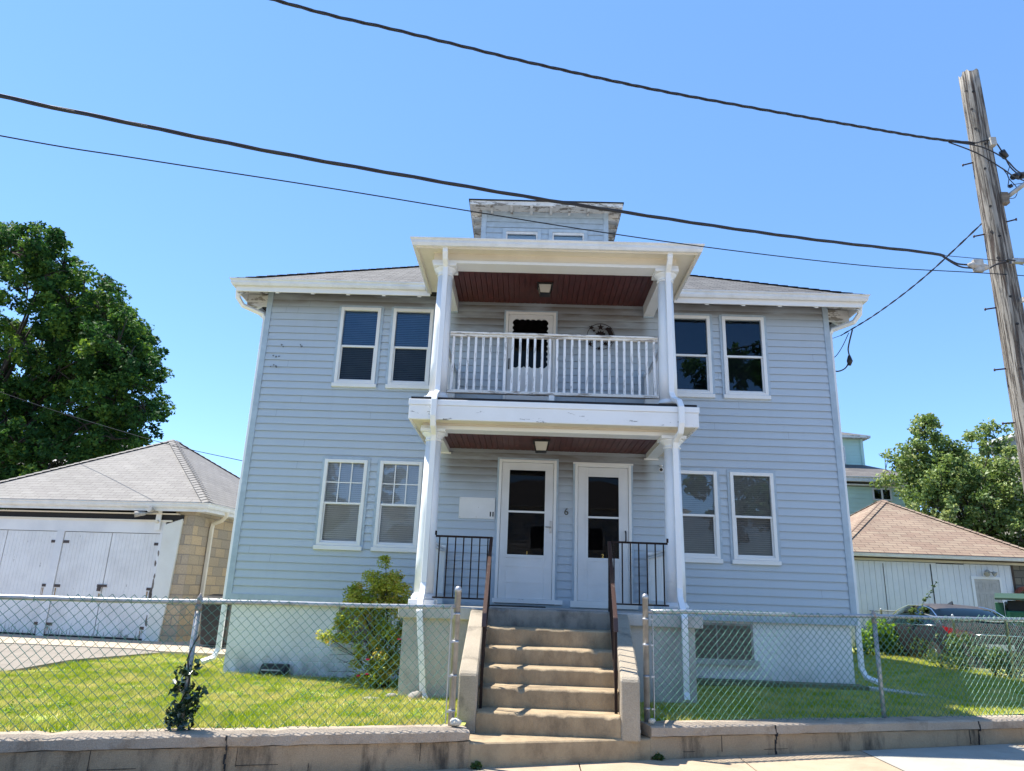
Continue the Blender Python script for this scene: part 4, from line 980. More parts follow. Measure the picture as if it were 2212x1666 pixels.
# ------------------------------------------------------------------ iron railings
def iron(sd, label):
    x0 = -1.16 if sd < 0 else 1.87; x1 = -.42 if sd < 0 else 1.12; y = 9.52
    T = thing('iron_railing', ((x0+x1)/2, y, 1.336), label, 'railing', 'iron railings beside the steps')
    a, c_ = min(x0, x1), max(x0, x1)
    part('rail', T, 'black_iron', (a, c_, y-.01, y+.01, 1.43, 1.45)); b_ = MB(); b_.box(a, c_, y-.012, y+.012, 2.20, 2.225); b_.box(x0-.012, x0+.012, y-.012, y+.012, 2.226, 2.28)
    b_.build('rail', 'black_iron', T)
    for i in range(7):
        x = a+(c_-a)*(i+.5)/7; part('picket', T, 'black_iron', (x-.008, x+.008, y-.008, y+.008, 1.451, 2.199))
    # sloping handrail down the steps
    xt = ck(9.3, sd)-sd*.03; xb = ck(7.6, sd)-sd*.03
    p0 = Vector((xt, 9.50, 2.215)); p1 = Vector((xb, 7.66, 1.31)); b_ = MB()
    for k in range(2):
        pass
    dd = (p1-p0)
    def bar(p, q, wx, wz, B):
        p = Vector(p); q = Vector(q); i = len(B.v); u = Vector((wx/2, 0, 0)); n_ = (q-p).normalized().cross(Vector((1, 0, 0))).normalized()*(wz/2)
        for e in (p, q): B.v += [tuple(e-u-n_), tuple(e+u-n_), tuple(e+u+n_), tuple(e-u+n_)]
        for j in range(4): B.addf((i+j, i+(j+1) % 4, i+4+(j+1) % 4, i+4+j))
        B.addf((i, i+1, i+2, i+3)); B.addf((i+7, i+6, i+5, i+4))
    bar(p0, p1, .045, .014, b_); bar(p1+Vector((0, -.005, .003)), p1+Vector((0, -.03, -.13)), .045, .012, b_)
    h_ = b_.build('handrail', 'rusty_handrail', T, bevel=.003); h_['_b'] = T['_b']
    b_ = MB(); off = Vector((0, 0, -.06)); bar(p0+off, p1+off, .02, .02, b_); bar(p0+Vector((0, 0, -.72)), p1+Vector((0, 0, -.70)), .02, .02, b_)
    b_.build('lower_rail', 'black_iron', h_)
    for k in range(12):
        q = p0+dd*((k+.5)/12); b_ = MB(); b_.box(q.x-.007, q.x+.007, q.y-.007, q.y+.007, q.z-.71, q.z-.065); b_.build('picket', 'black_iron', T)
    part('post', T, 'black_iron', (xt-.014, xt+.014, 9.48, 9.508, 1.336, 2.20)); part('post', T, 'black_iron', (xb-.014, xb+.014, 7.65, 7.678, .4155, 1.295))
iron(-1, 'black iron railing with a rust brown handrail left of the steps'); iron(1, 'black iron railing with a rust brown handrail right of the steps')

# ------------------------------------------------------------------ chain link fences
def railz(s): return 1.372+.0085*s
def chain_mesh(P, s0, s1, zb, zt, r=.0034, dw=.083, dh=.083, seed=2, warp=.008, top=None, bend=None):
    """woven diamond mesh of zig-zag wires; P(s,n,z) places a point"""
    rg = random.Random(seed); B = MB(); n = int((s1-s0)/(dw/2)); 
    ph = [rg.uniform(0, 6) for _ in range(6)]
    def dis(s, z):
        return (warp*(math.sin(s*1.7+ph[0]+z*3)+math.sin(s*4.1+ph[1]-z*5)*.6+.4*math.sin(s*11+ph[4]+z*13)), warp*(math.sin(s*2.3+ph[2]+z*4)+math.sin(s*5.9+ph[3]+z*7)*.5))
    zt_ = zt if callable(zt) else (lambda s: zt); zb_ = zb if callable(zb) else (lambda s: zb)
    for i in range(n+1):
        s = s0+i*dw/2; 
        if i % 2: continue
    for i in range(0, n, 1):
        # a wire zig-zags between columns i and i+1
        sa = s0+i*dw/2; a_ = sa; c_ = sa+dw/2
        H_ = zt_(sa)-zb_(sa); m_ = int(H_/(dh/2)); pts = []
        for k in range(m_+1):
            z = zb_(sa)+k*dh/2
            odd = (k+i) % 2
            s = (c_ if odd else a_)
            dx, dz_ = dis(s, z); jx = rg.uniform(-.0025, .0025)
            yo = .0022 if (k % 2) else -.0022
            s2, z2 = s+dx+jx, z+dz_
            if bend: s2, z2, nb = bend(s2, z2)
            else: nb = 0
            pts.append(P(s2, yo+nb, z2))
        # twisted ends above the rail
        B.tube(pts, r, 4, cap=False, smooth=False)
    return B
def post(P, s, n, z0, z1, r, parent, name='post', cap=True):
    b_ = MB(); x, y, _ = P(s, n, 0); pr = [(r, z0), (r, z1)]
    if cap: pr = [(r, z0), (r, z1-.05), (r*1.12, z1-.05), (r*1.12, z1-.02), (r*.8, z1-.003), (r*.3, z1+.006)]
    b_.lathe(pr, x, y, 14); return b_.build(name, 'galvanised', parent)
FN = .205
def fence(label, s0, s1, ends, lines, wend, seed, bend=None):
    T = thing('chain_link_fence', W((s0+s1)/2, FN, .33), label, 'fence')
    B = chain_mesh(lambda s, n, z: W(s, FN-.035+n, z), s0+.06, s1-.05, .345, lambda s: railz(s)+.040, seed=seed, bend=bend)
    b_ = MB(); pts = [W(s0+(s1-s0)*i/20, FN, railz(s0+(s1-s0)*i/20)+.004*math.sin(i*1.3)) for i in range(21)]; b_.tube(pts, .021, 12); b_.build('top_rail', 'galvanised', T)
    for e in ends:
        po = post(W, e, FN, .2, 1.56, .030, T); po['_b'] = T['_b']
        for z in (.45, .75, 1.05, 1.30): b_ = MB(); x, y, _ = W(e, FN); b_.lathe([(.034, z), (.034, z+.022)], x, y, 14); b_.build('brace_band', 'galvanised', po)
        sd = -1 if e < .5 else 1
        b_ = MB(); b_.obox(WO, WD, WN, e+sd*.058, e+sd*.066, FN-.04, FN-.028, .36, 1.38)
        for z in (.45, .75, 1.05, 1.30): b_.obox(WO, WD, WN, min(e+sd*.03, e+sd*.067), max(e+sd*.03, e+sd*.067), FN-.044, FN-.0405, z+.002, z+.02)
        b_.build('tension_bar', 'galvanised', po)
    for e in lines:
        po = post(W, e, FN, .2, railz(e)-.022, .024, T, cap=False); po['_b'] = T['_b']
        b_ = MB(); x, y, _ = W(e, FN); b_.lathe([(.03, railz(e)-.075), (.03, railz(e)-.03), (.018, railz(e)-.022)], x, y, 12); b_.lathe([(.026, railz(e)-.02), (.026, railz(e)+.026), (.008, railz(e)+.06), (.004, railz(e)+.07)], x, y, 10); b_.build('post_cap', 'old_galvanised', po)
    k = B; s = s0+.3                                 # tie wires and twisted ends over the rail
    rg = random.Random(seed+5)
    while s < s1-.1:
        c = W(s, FN, railz(s)); pts = []
        for i in range(9):
            a = i/8*math.pi*1.7-.6; pts.append((c[0]+WD[0]*(.012*i/8)+WN[0]*math.cos(a)*.026, c[1]+WN[1]*math.cos(a)*.026, c[2]+math.sin(a)*.026))
        k.tube(pts, .0022, 4); s += rg.uniform(.28, .45)
    B.build('wire_mesh', 'green_wire', T, fixn=False)
    return T
def rbend(s, z):
    # the run right of the steps is kicked about near its foot at the far end
    nb = 0
    if s > 6.6 and z < .75: s += .03*math.sin(z*21+s*9)*(.75-z)/.4; z += .012*math.sin(s*17)
    return s, z, nb
fence('green chain link fence on the wall left of the steps, vine at its post', -8.6, -.12, [-.13], [-2.42, -5.3, -8.4], -1, 3)
fence('green chain link fence on the wall right of the steps, longest run', 1.86, 12, [1.87], [4.80, 7.9, 10.9], 1, 9, rbend)
# crumbled mortar lumps at the foot of the gate post
def rock(name, x, y, z, r, mat_, label, seed, cat='stone', group=None, sq=(1, 1, .7)):
    rg = random.Random(seed); b_ = MB(); n, m_ = 8, 5
    for i in range(m_+1):
        for j in range(n):
            th = math.pi*i/m_; ph = 2*math.pi*j/n; q = r*(.8+.4*rg.random()); q2 = r*.9 if i in (0, m_) else q
            b_.v.append((x+q2*sq[0]*math.sin(th)*math.cos(ph), y+q2*sq[1]*math.sin(th)*math.sin(ph), z+r*sq[2]+q2*sq[2]*math.cos(th)))
    for i in range(m_):
        for j in range(n): b_.addf((i*n+j, i*n+(j+1) % n, (i+1)*n+(j+1) % n, (i+1)*n+j), True)
    return tag(b_.build(name, mat_), label, cat, group)
p = W(1.70, .13); rock('rubble', p[0], p[1], .22, .065, 'white_rock', 'larger pale lump of mortar between the steps and the right wall', 1)
p = W(1.86, .10); rock('rubble', p[0], p[1], .335, .04, 'white_rock', 'small pale lump of mortar at the foot of the right gate post', 2)
p = W(-.10, .14); rock('rubble', p[0], p[1], .335, .055, 'white_rock', 'pale lump of mortar at the foot of the left gate post', 3)
rock('stone', -1.55, 9.25, .22, .075, 'rock_grey', 'rounded stone by the corner of the left porch pier', 4, sq=(1.1, 1, .7))
rock('stone', -1.24, 9.22, .19, .095, 'rock_grey', 'blocky stone leaning on the porch pier behind the left downspout', 5, sq=(1, .8, .9))
rock('stone', -1.72, 9.0, .23, .09, 'rock_grey', 'flat stone at the foot of the rose bush', 6, sq=(1.5, 1, .4))
b_ = MB(); b_.prism_z([(-1.68, 9.12), (-1.3, 8.98), (-1.02, 9.02), (-1.0, 9.16), (-1.5, 9.24)], .18, .27); one('splash_slab', b_, 'apron_concrete', 'flat tan paving slab under the left downspout', 'slab', bevel=.01)

# side yard fence going back on the right
SP0, SP1 = (8.15, 10.5), (10.35, 23.0)
L_ = math.hypot(SP1[0]-SP0[0], SP1[1]-SP0[1]); SDx, SDy = (SP1[0]-SP0[0])/L_, (SP1[1]-SP0[1])/L_
S2 = lambda s, n, z: (SP0[0]+SDx*s-SDy*n, SP0[1]+SDy*s+SDx*n, z)
stop = lambda s: 1.30+.014*s+.035*math.sin(s*.9)
T = thing('chain_link_fence', S2(6, 0, .35), 'old grey chain link fence running back between lawn and parked car', 'fence')
chain_mesh(S2, 0, L_, .36, stop, r=.0028, seed=21, warp=.012).build('wire_mesh', 'side_wire', T, fixn=False)
b_ = MB(); b_.tube([S2(s, 0, stop(s)+.01*math.sin(s*40)) for s in np.linspace(0, L_, 90)], .013, 6); b_.build('top_wire', 'side_wire', T)
for s in (.4, 3.1, 5.5, 8.0, 10.5, 12.4): post(S2, s, .02, .2, 1.36+.014*s, .024, T)

# ------------------------------------------------------------------ small things by the foundation
T = thing('vent_box', (-3.72, 11.55, .2), 'small black hooded vent box low on the white foundation', 'vent')
b_ = MB(); b_.prism_x([(11.40, .22), (11.40, .30), (11.50, .37), (11.63, .37), (11.63, .22)], -3.92, -3.53); b_.build('vent_body', 'black_plastic', T, bevel=.01)
b_ = MB(); b_.box(-3.88, -3.60, 11.385, 11.40, .285, .305); b_.build('lid_edge', 'pier_concrete', T)
b_ = MB(); b_.prism_z([(5.05, 11.45), (5.45, 11.50), (6.05, 10.75), (5.85, 10.6), (5.15, 11.2)], .2, lambda x, y: .40-.05*(x-5)); one('splash_block', b_, 'pier_concrete', 'dark concrete splash block under the corner downspout on the right', 'splash block', bevel=.01)
T = thing('trash_bin', (-5.32, 14.65, .3), 'black wheeled rubbish bin in the gap between house and block garage', 'bin')
b_ = MB(); b_.prism_z([(-5.62, 14.35), (-5.02, 14.35), (-5.02, 14.95), (-5.62, 14.95)], .34, 1.16)
for i in range(8):
    x, y, z = b_.v[i]
    if z < .5: b_.v[i] = (-5.32+(x+5.32)*.78, 14.65+(y-14.65)*.78, z)
b_.build('bin_body', 'black_plastic', T, bevel=.02)
b_ = MB(); b_.prism_x([(14.28, 1.165), (14.30, 1.22), (14.98, 1.30), (15.02, 1.165)], -5.66, -4.98); b_.build('lid', 'black_plastic', T, bevel=.015)
for x in (-5.58, -5.1): b_ = MB(); b_.tube([(x-.02, 14.95, .40), (x+.03, 14.95, .40)], .1, 14); b_.build('wheel', 'tyre', T)
T.location = (-6.10, 15.05, .31)

# ------------------------------------------------------------------ left block garage
GD = Vector((-.9925, .122)); GN = Vector((.122, .9925)); GO = (-7.02, 15.75)      # u runs left along the front, n runs back
def Gp(u, n, z): return (GO[0]+GD[0]*u+GN[0]*n, GO[1]+GD[1]*u+GN[1]*n, z)
T = thing('garage', Gp(3.1, 0, .3), 'block garage with peeling white double doors and pale grey hip roof', 'garage')
gz = .28
B = MB(); B.obox(GO, GD, GN, .25, .72, 0, .3, gz, 3.02, uv=True); B.build('block_pier', 'block_wall', T); B = MB(); B.obox(GO, GD, GN, .25, .55, .301, 6.2, gz, 3.02, uv=True); B.build('wall', 'block_wall', T)
B = MB(); B.obox(GO, GD, GN, 5.7, 6.2, 0, 6.2, gz, 3.02, uv=True); B.build('wall', 'block_wall', T)
B = MB(); B.obox(GO, GD, GN, .56, 5.69, .31, 6.1, gz, 3.0); B.build('interior', 'dark_room', T)
B = MB(); B.obox(GO, GD, GN, .28, .31, -.03, .0, 0, 0.01)
# flared stucco pier between blocks and doors
B = MB(); poly = [(.50, 2.86), (.93, 2.72), (.93, gz), (.62, gz), (.55, 1.2)]
i0 = 0
for n_ in (-.045, .02):
    for u, z in poly: B.v.append(Gp(u, n_, z))
k = len(poly)
for j in range(k): B.addf((j, (j+1) % k, k+(j+1) % k, k+j))
B.addf(range(k)); B.addf([k+j for j in range(k)][::-1]); B.build('stucco_pier', 'stucco_pier', T, bevel=.01)
B = MB(); B.obox(GO, GD, GN, .6, 6.0, -.10, .0, 2.94, 2.965); B.obox(GO, GD, GN, .75, 6.0, -.06, -.01, 2.78, 2.82); B.build('ledge', 'cream_trim', T)
B = MB(); B.obox(GO, GD, GN, .9, 6.0, -.03, .02, 2.53, 2.78); B.obox(GO, GD, GN, 3.32, 3.50, -.035, .02, gz, 2.529); B.obox(GO, GD, GN, .932, .99, -.034, .02, gz, 2.529); B.build('door_header', 'garage_paint_clean', T)
B = MB(); B.obox(GO, GD, GN, .5, 6.1, -.02, .1, 2.82, 2.94); B.build('dark_recess', 'dark_gap', T)
leafs = [(1.0, 2.14), (2.16, 3.31), (3.51, 4.75), (4.77, 6.0)]
for u0, u1 in leafs:
    B = MB(); n_ = int((u1-u0)/.085); w_ = (u1-u0)/n_
    for i in range(n_): B.obox(GO, GD, GN, u0+i*w_+.0015, u0+(i+1)*w_-.0015, -.012, .02, gz+.07, 2.515)
    B.cur = 1; B.obox(GO, GD, GN, u0, u1, .005, .03, gz+.06, 2.52)
    dr = B.build('garage_door', ['garage_paint', 'garage_paint_clean'], T); dr['_b'] = T['_b']
    hu = u0+.05 if u0 in (1.0, 3.51) else u1-.05
    for hz in (2.3, 1.35, .55):
        B = MB(); B.obox(GO, GD, GN, hu-.09, hu+.05, -.022, -.0125, hz-.03, hz+.03); B.build('hinge', 'rusty_handrail', dr)
rs_ = random.Random(2); B = MB()
for i in range(120):
    u = rs_.uniform(1.0, 6.0); hh_ = rs_.uniform(.04, .26)*rs_.random()+.02; w_ = rs_.uniform(.006, .02)
    q4 = [Gp(u, -.0135, gz+.072), Gp(u+w_, -.0135, gz+.072), Gp(u+w_*.7, -.0135, gz+.072+hh_), Gp(u+w_*.3, -.0135, gz+.072+hh_)]; B.face(q4)
for u, z, dz_ in ((1.07, 1.3, .35), (1.06, .5, .2), (3.26, 1.3, .3), (3.57, 1.3, .35), (3.25, .5, .18), (2.2, 1.22, .3)):
    B.cur = 1
    for j in range(3): u2 = u+rs_.uniform(-.03, .03); B.face([Gp(u2, -.0137, z-dz_*rs_.uniform(.6, 1)), Gp(u2+.02, -.0137, z), Gp(u2, -.0137, z)])
B.build('stains', ['rot_stain', 'rust_stain'], T, fixn=False)
rs_ = random.Random(6); B = MB()
for i in range(16):
    u = rs_.uniform(.94, 1.0); z = rs_.uniform(.5, 2.2); r_ = rs_.uniform(.02, .06)
    B.face([Gp(u+r_*.6*math.cos(2*math.pi*k/7)*rs_.uniform(.5, 1.2), -.0355, z+r_*2*math.sin(2*math.pi*k/7)*rs_.uniform(.5, 1.2)) for k in range(7)])
B.build('flaked_patches', 'rot_stain', T, fixn=False)
B = MB(); B.obox(GO, GD, GN, 2.05, 2.27, -.035, -.0125, 1.36, 1.41); B.obox(GO, GD, GN, 2.17, 2.25, -.05, -.036, 1.27, 1.36); B.build('padlock', 'rusty_handrail', T)
B = MB(); B.obox(GO, GD, GN, 0.9, 6.1, -.02, .3, gz-.02, gz+.06); B.build('sill_gap', 'dark_gap', T)
B, cs, r1, r2 = hip_roof(Gp(6.55, -.28, 0)[:2], tuple(-GD), tuple(GN), 6.75, 6.9, 3.20, .62)
B.build('roof', ['garage_shingle', 'dark_gap'], T, fixn=False); hip_caps(cs, r1, r2, 'garage_shingle', T, .14, .17)
q = [Gp(6.5, -.24, 3.04), Gp(-.15, -.24, 3.04), Gp(-.15, 6.5, 3.04)]
B = MB(); B.obox(GO, GD, GN, -.15, 6.5, -.24, -.215, 3.0, 3.165); B.obox(GO, GD, GN, -.15, -.125, -.214, 6.5, 3.0, 3.165); B.obox(GO, GD, GN, -.12, 6.5, -.214, -.0, 3.02, 3.04); B.obox(GO, GD, GN, -.12, .25, .001, 6.5, 3.02, 3.04); B.build('eave_fascia', 'gutter_white', T)
gutter([(*q[0][:2], 3.075), (*q[1][:2], 3.075), (*q[2][:2], 3.075)], .11, .10, parent=T)
p0, p1 = Gp(-.05, .55, 3.08), Gp(.19, .75, 2.75)
B = MB(); B.rect_tube([Gp(-.17, .55, 3.09), Gp(-.17, .57, 3.0), Gp(-.05, .62, 2.9), Gp(.18, .66, 2.82), Gp(.20, .66, 2.7), Gp(.20, .66, gz+.05)], .08, .07); B.build('downspout', 'cream_trim', T, bevel=.008)
B = MB(); B.tube([Gp(.235, 2.0, 3.0), Gp(.235, 2.0, gz+.3)], .022, 8); B.build('conduit', 'black_plastic', T)
# floodlight on a post fixed to the header
T2 = thing('floodlight', Gp(.98, -.1, 2.5), 'twin floodlight on a white board fixed to the block garage eave', 'floodlight')
B = MB(); B.obox(GO, GD, GN, 1.0, 1.12, -.09, -.062, 2.60, 3.06); B.build('board', 'white_trim', T2)
B = MB(); B.tube([Gp(1.06, -.1, 2.78), Gp(1.06, -.16, 2.78)], .035, 10); B.build('sensor', 'cream_trim', T2)
for du in (.05, .38):
    B = MB(); a = Vector(Gp(1.06, -.14, 2.98)); c_ = Vector(Gp(1.06+du, -.38, 3.02-.12*(du > .1)))
    B.tube([a, a+(c_-a)*.5, a+(c_-a)*.55, c_], .03, 12, rs=[.012, .02, .04, .065]); B.build('lamp_head', 'chalk_grey', T2)

# ------------------------------------------------------------------ right garage
T = thing('garage', (12.0, 22.2, .3), 'white boarded garage with tan and pink hip roof behind the car', 'garage')
fy = 22.0
B = MB(); x = 9.45
rg = random.Random(5)
while x < 14.40:
    w_ = .165; B.box(x+.004, min(x+w_-.004, 14.44), fy-.02+rg.uniform(0, .006), fy+.02, .2, 2.86-(.02 if 12.1 < x < 13 else 0)); x += w_
B.cur = 1; B.box(9.4, 14.44, fy+.021, fy+.05, .2, 2.87)
B.build('board_wall', ['garage_paint_clean', 'dark_gap'], T)
part('seam', T, 'dark_gap', (12.07, 12.095, fy-.03, fy-.021, .3, 2.82), (10.68, 10.695, fy-.028, fy-.021, .3, 2.8))
B = MB(); B.box(14.50, 14.92, fy-.02, fy+6, .1, 2.95, uv=True); B.box(9.35, 9.46, fy+.06, fy+6, .1, 2.95, uv=True); B.box(9.46, 14.5, fy+5.8, fy+6, .1, 2.95, uv=True); B.build('block_wall', 'dark_block', T)
part('corner_trim', T, 'brown_edge', (14.441, 14.499, fy-.04, fy+.02, .2, 2.86)); part('header', T, 'cream_trim', (9.4, 14.9, fy-.05, fy+.05, 2.875, 2.96))
dd_ = part('door', T, 'door_white', (13.30, 14.03, fy-.035, fy-.022, .45, 2.44)); dd_['_b'] = T['_b']
simple('tan_door', (.46, .43, .39), rough=.5); dd_.data.materials[0] = MAT['tan_door']
part('door_frame', dd_, 'white_trim', (13.22, 13.299, fy-.05, fy-.022, .45, 2.52), (14.031, 14.10, fy-.05, fy-.022, .45, 2.52), (13.299, 14.031, fy-.05, fy-.022, 2.441, 2.52))
B = MB()
for cxx in (13.47, 13.665, 13.86):
    for z0, z1 in ((2.15, 2.34), (1.35, 2.02), (.6, 1.2)):
        for a, c_, e, g_ in ((cxx-.07, cxx+.07, z1-.01, z1), (cxx-.07, cxx+.07, z0, z0+.01), (cxx-.07, cxx-.06, z0, z1), (cxx+.06, cxx+.07, z0, z1)): B.box(a, c_, fy-.040, fy-.036, e, g_)
B.build('panel', 'chalk_grey', dd_)
B, cs, r1, r2 = hip_roof((9.15, 21.68), (1, 0), (0, 1), 6.35, 6.7, 3.09, .63)
B.build('roof', ['brown_shingle', 'brown_edge'], T, fixn=False); hip_caps(cs, r1, r2, 'brown_shingle', T, .15, .21)
gutter([(9.2, 27, 2.97), (9.2, 21.73, 2.97), (15.45, 21.73, 2.97), (15.45, 27, 2.97)], .095, .10, parent=T)
part('eave_fascia', T, 'brown_edge', (9.2, 15.45, 21.731, 21.77, 2.93, 3.06), (9.25, 15.4, 21.771, 22, 2.965, 2.985))
T2 = thing('floodlight', (13.75, 21.9, 2.6), 'twin floodlight over the tan door of the white boarded garage', 'floodlight')
B = MB(); B.tube([(13.72, 21.98, 2.66), (13.72, 21.93, 2.66)], .06, 12); B.build('mount', 'chalk_grey', T2)
for sx in (-1, 1):
    B = MB(); B.tube([(13.72, 21.93, 2.66), (13.72+sx*.07, 21.86, 2.64), (13.72+sx*.08, 21.85, 2.635), (13.72+sx*.13, 21.78, 2.58)], .03, 12, rs=[.012, .015, .04, .08]); B.build('lamp_head', 'chalk_grey', T2)
B = MB(); pts = []
for i in range(150):
    a = i/149*2*math.pi*6; rr2 = .26+.05*math.sin(i*.61)
    pts.append((14.62+rr2*.8*math.sin(a), 21.86+.03*math.cos(a*.5), 1.95+rr2*math.cos(a)))
B.tube(pts, .016, 6); one('garden_hose', B, 'hose_red', 'coiled dark red garden hose hanging on the boarded garage corner', 'hose')

# green dumpster
T = thing('dumpster', (11.4, 17.7, .3), 'green steel dumpster with a raised pale lid at the right edge', 'dumpster')
B = MB(); B.prism_x([(17.75, .42), (17.75, 1.55), (18.9, 1.78), (18.9, .42)], 11.55, 13.6); B.build('bin_body', 'dumpster_green', T, bevel=.02)
B = MB(); B.prism_x([(17.70, 1.80), (17.70, 1.85), (18.95, 1.98), (18.95, 1.92)], 11.38, 13.7); B.build('lid', 'dumpster_lid', T, bevel=.008)
part('dark_gap', T, 'dark_gap', (11.62, 13.5, 17.8, 18.8, 1.56, 1.79)); part('side_pocket', T, 'dumpster_green', (11.37, 11.54, 17.9, 18.5, 1.35, 1.74), bevel=.01)
for x in (11.58, 12.1, 12.9): part('rib', T, 'dumpster_green', (x, x+.06, 17.70, 17.749, .45, 1.54))
for x in (11.75, 13.3): B = MB(); B.tube([(x-.04, 17.95, .36), (x+.04, 17.95, .36)], .09, 12); B.build('wheel', 'tyre', T)

T.rotation_euler = (0, 0, R(-33)); T.location.x = 11.16

# ------------------------------------------------------------------ parked car
CA = R(-3.5); CC = (10.0, 15.9)
def cp(x, y, z): return (CC[0]+x*math.cos(CA)-y*math.sin(CA), CC[1]+x*math.sin(CA)+y*math.cos(CA), z+.20)
T = thing('parked_car', cp(0, 2.3, 0), 'dark dusty sedan parked tail first behind the side fence', 'car')
def loft(B, secs, ncap=True, mi=None):
    n = len(secs[0]); i0 = len(B.v)
    for s_ in secs: B.v += [cp(*p) for p in s_]
    for i in range(len(secs)-1):
        for j in range(n-1):
            B.addf((i0+i*n+j, i0+i*n+j+1, i0+(i+1)*n+j+1, i0+(i+1)*n+j), True, mi(i, j) if mi else None)
    if ncap: B.addf([i0+j for j in range(n)]); B.addf([i0+(len(secs)-1)*n+j for j in range(n)][::-1])
st = [(0.0, .70, .42, .80), (.05, .82, .32, .93), (.16, .87, .24, 1.03), (.5, .905, .20, 1.045), (.95, .915, .2, 1.02), (1.6, .92, .2, .99), (2.6, .92, .2, .97), (3.35, .915, .2, .96), (3.9, .90, .21, .91), (4.35, .86, .24, .82), (4.6, .76, .3, .70), (4.68, .6, .38, .62)]
secs = []
for y, hw, zl, zt in st:
    m_ = zl+(zt-zl)*.55
    half = [(hw*.80, zl), (hw*.95, zl+.05), (hw, zl+.2), (hw*1.0, m_), (hw*.985, zt-.12), (hw*.93, zt-.03), (hw*.80, zt), (hw*.4, zt+.025), (0, zt+.03)]
    secs.append([(-a, y, z) for a, z in half]+[(a, y, z) for a, z in half[::-1][1:]])
B = MB(); loft(B, secs); B.build('body', 'car_paint', T, fixn=True)
gh = [(.62, .66, .70, 1.03), (.95, .72, .66, 1.20), (1.30, .75, .62, 1.36), (1.65, .77, .60, 1.43), (2.2, .78, .60, 1.455), (2.7, .77, .60, 1.43), (3.05, .75, .64, 1.32), (3.45, .72, .68, 1.12), (3.75, .70, .68, .97)]
secs = []
for y, wb, wt, z in gh:
    zb = .96
    half = [(wb+.07, zb), (wb*.5+wt*.5+.045, (zb+z)/2), (wt, z-.03), (wt*.85, z-.008), (wt*.5, z+.008), (0, z+.014)]
    secs.append([(-a, y, zz) for a, zz in half]+[(a, y, zz) for a, zz in half[::-1][1:]])
nn = len(secs[0])
def gm(i, j):
    side = j < 2 or j >= nn-3
    if side: return 1 if i not in (3,) else 1
    return 1 if i in (0, 1, 5+1, 7) else 0
B = MB(); loft(B, secs, True, gm); cb = B.build('cabin', ['car_roof_dust', 'car_glass'], T)
for sx in (-1, 1):
    B = MB(); B.tube([cp(sx*a, y, z) for a, y, z in ((.80, .72, 1.0), (.745, 1.0, 1.19), (.69, 1.35, 1.345), (.665, 1.8, 1.415), (.67, 2.5, 1.415), (.70, 2.95, 1.32), (.78, 3.6, 1.02))], .012, 6); B.build('window_trim', 'chrome', T)
    B = MB(); B.tube([cp(sx*.895, y, z) for y, z in ((.75, .99), (2, .97), (3.5, .95))], .009, 5); B.build('window_trim', 'chrome', T)
    # tail lamp wraps round the corner
    B = MB(); i0 = 0
    up_ = [(sx*.50, .035, .90), (sx*.68, .04, .93), (sx*.80, .075, .94), (sx*.885, .20, .965), (sx*.915, .45, .99)]
    lo_ = [(sx*.46, .02, .74), (sx*.66, .01, .73), (sx*.80, .055, .74), (sx*.885, .17, .79), (sx*.918, .40, .93)]
    for p, q in zip(up_, lo_):
        for e in (p, q): B.v.append(cp(e[0]*1.012, e[1]-.016, e[2]))
    for k in range(4): B.addf((2*k, 2*k+1, 2*k+3, 2*k+2), True)
    B.build('tail_lamp', 'tail_light', T, fixn=False)
    for y in (.95, 3.75):
        B = MB(); B.tube([cp(sx*.72, y, .32), cp(sx*.90, y, .32), cp(sx*.935, y, .32)], .32, 24, rs=[.32, .32, .30]); wh = B.build('wheel', 'tyre', T); wh['_b'] = T['_b']
        B = MB(); B.tube([cp(sx*.93, y, .32), cp(sx*.94, y, .32)], .2, 16); B.build('rim', 'chrome', wh)
B = MB(); B.v += [cp(-.26, -.012, .56), cp(.26, -.012, .56), cp(.26, .01, .76), cp(-.26, .01, .76)]; B.addf((0, 1, 2, 3)); B.build('number_plate', 'plate', T, fixn=False)
B = MB(); B.tube([cp(-.5, .005, .84), cp(0, -.012, .85), cp(.5, .005, .84)], .014, 6); B.build('trunk_trim', 'chrome', T)
B = MB(); B.prism_x([(0, 0), (0, 0), (0, 0)], 0, 0) if False else None
B = MB(); B.v += [cp(-.02, 1.75, 1.45), cp(.02, 1.75, 1.45), cp(.02, 2.0, 1.45), cp(-.02, 2.0, 1.45), cp(0, 1.74, 1.54)]
for f_ in ((0, 1, 4), (1, 2, 4), (2, 3, 4), (3, 0, 4)): B.addf(f_)
B.build('antenna', 'black_plastic', T)

# ------------------------------------------------------------------ utility pole and cables
PX, PY = 5.72, 8.0
T = thing('utility_pole', (PX, PY, 0), 'weathered grey wooden utility pole with split grain at the right edge', 'utility pole')
B = MB(); rg = random.Random(8); n = 40; NS = 28; hgt = 8.33
ph = [rg.uniform(0, 6.28) for _ in range(8)]
for k in range(n+1):
    z = hgt*k/n-.0; r_ = .175-.062*k/n
    for j in range(NS):
        a = 2*math.pi*j/NS; q = r_*(1+.035*math.sin(3*a+ph[0]+z*.3)+.025*math.sin(7*a+ph[1]-z*.5)+.02*math.sin(13*a+ph[2]+z*.7))
        zz = z+(.035*math.sin(5*a+1)+.02*math.sin(11*a) if k == n else 0)
        B.v.append((PX+q*math.cos(a), PY+q*math.sin(a), zz))
for k in range(n):
    for j in range(NS): a = k*NS+j; c_ = k*NS+(j+1) % NS; B.addf((a, c_, c_+NS, a+NS), True)
B.addf([n*NS+j for j in range(NS)]); B.build('pole_shaft', 'pole_wood', T)
B = MB()                                     # knot holes facing the street
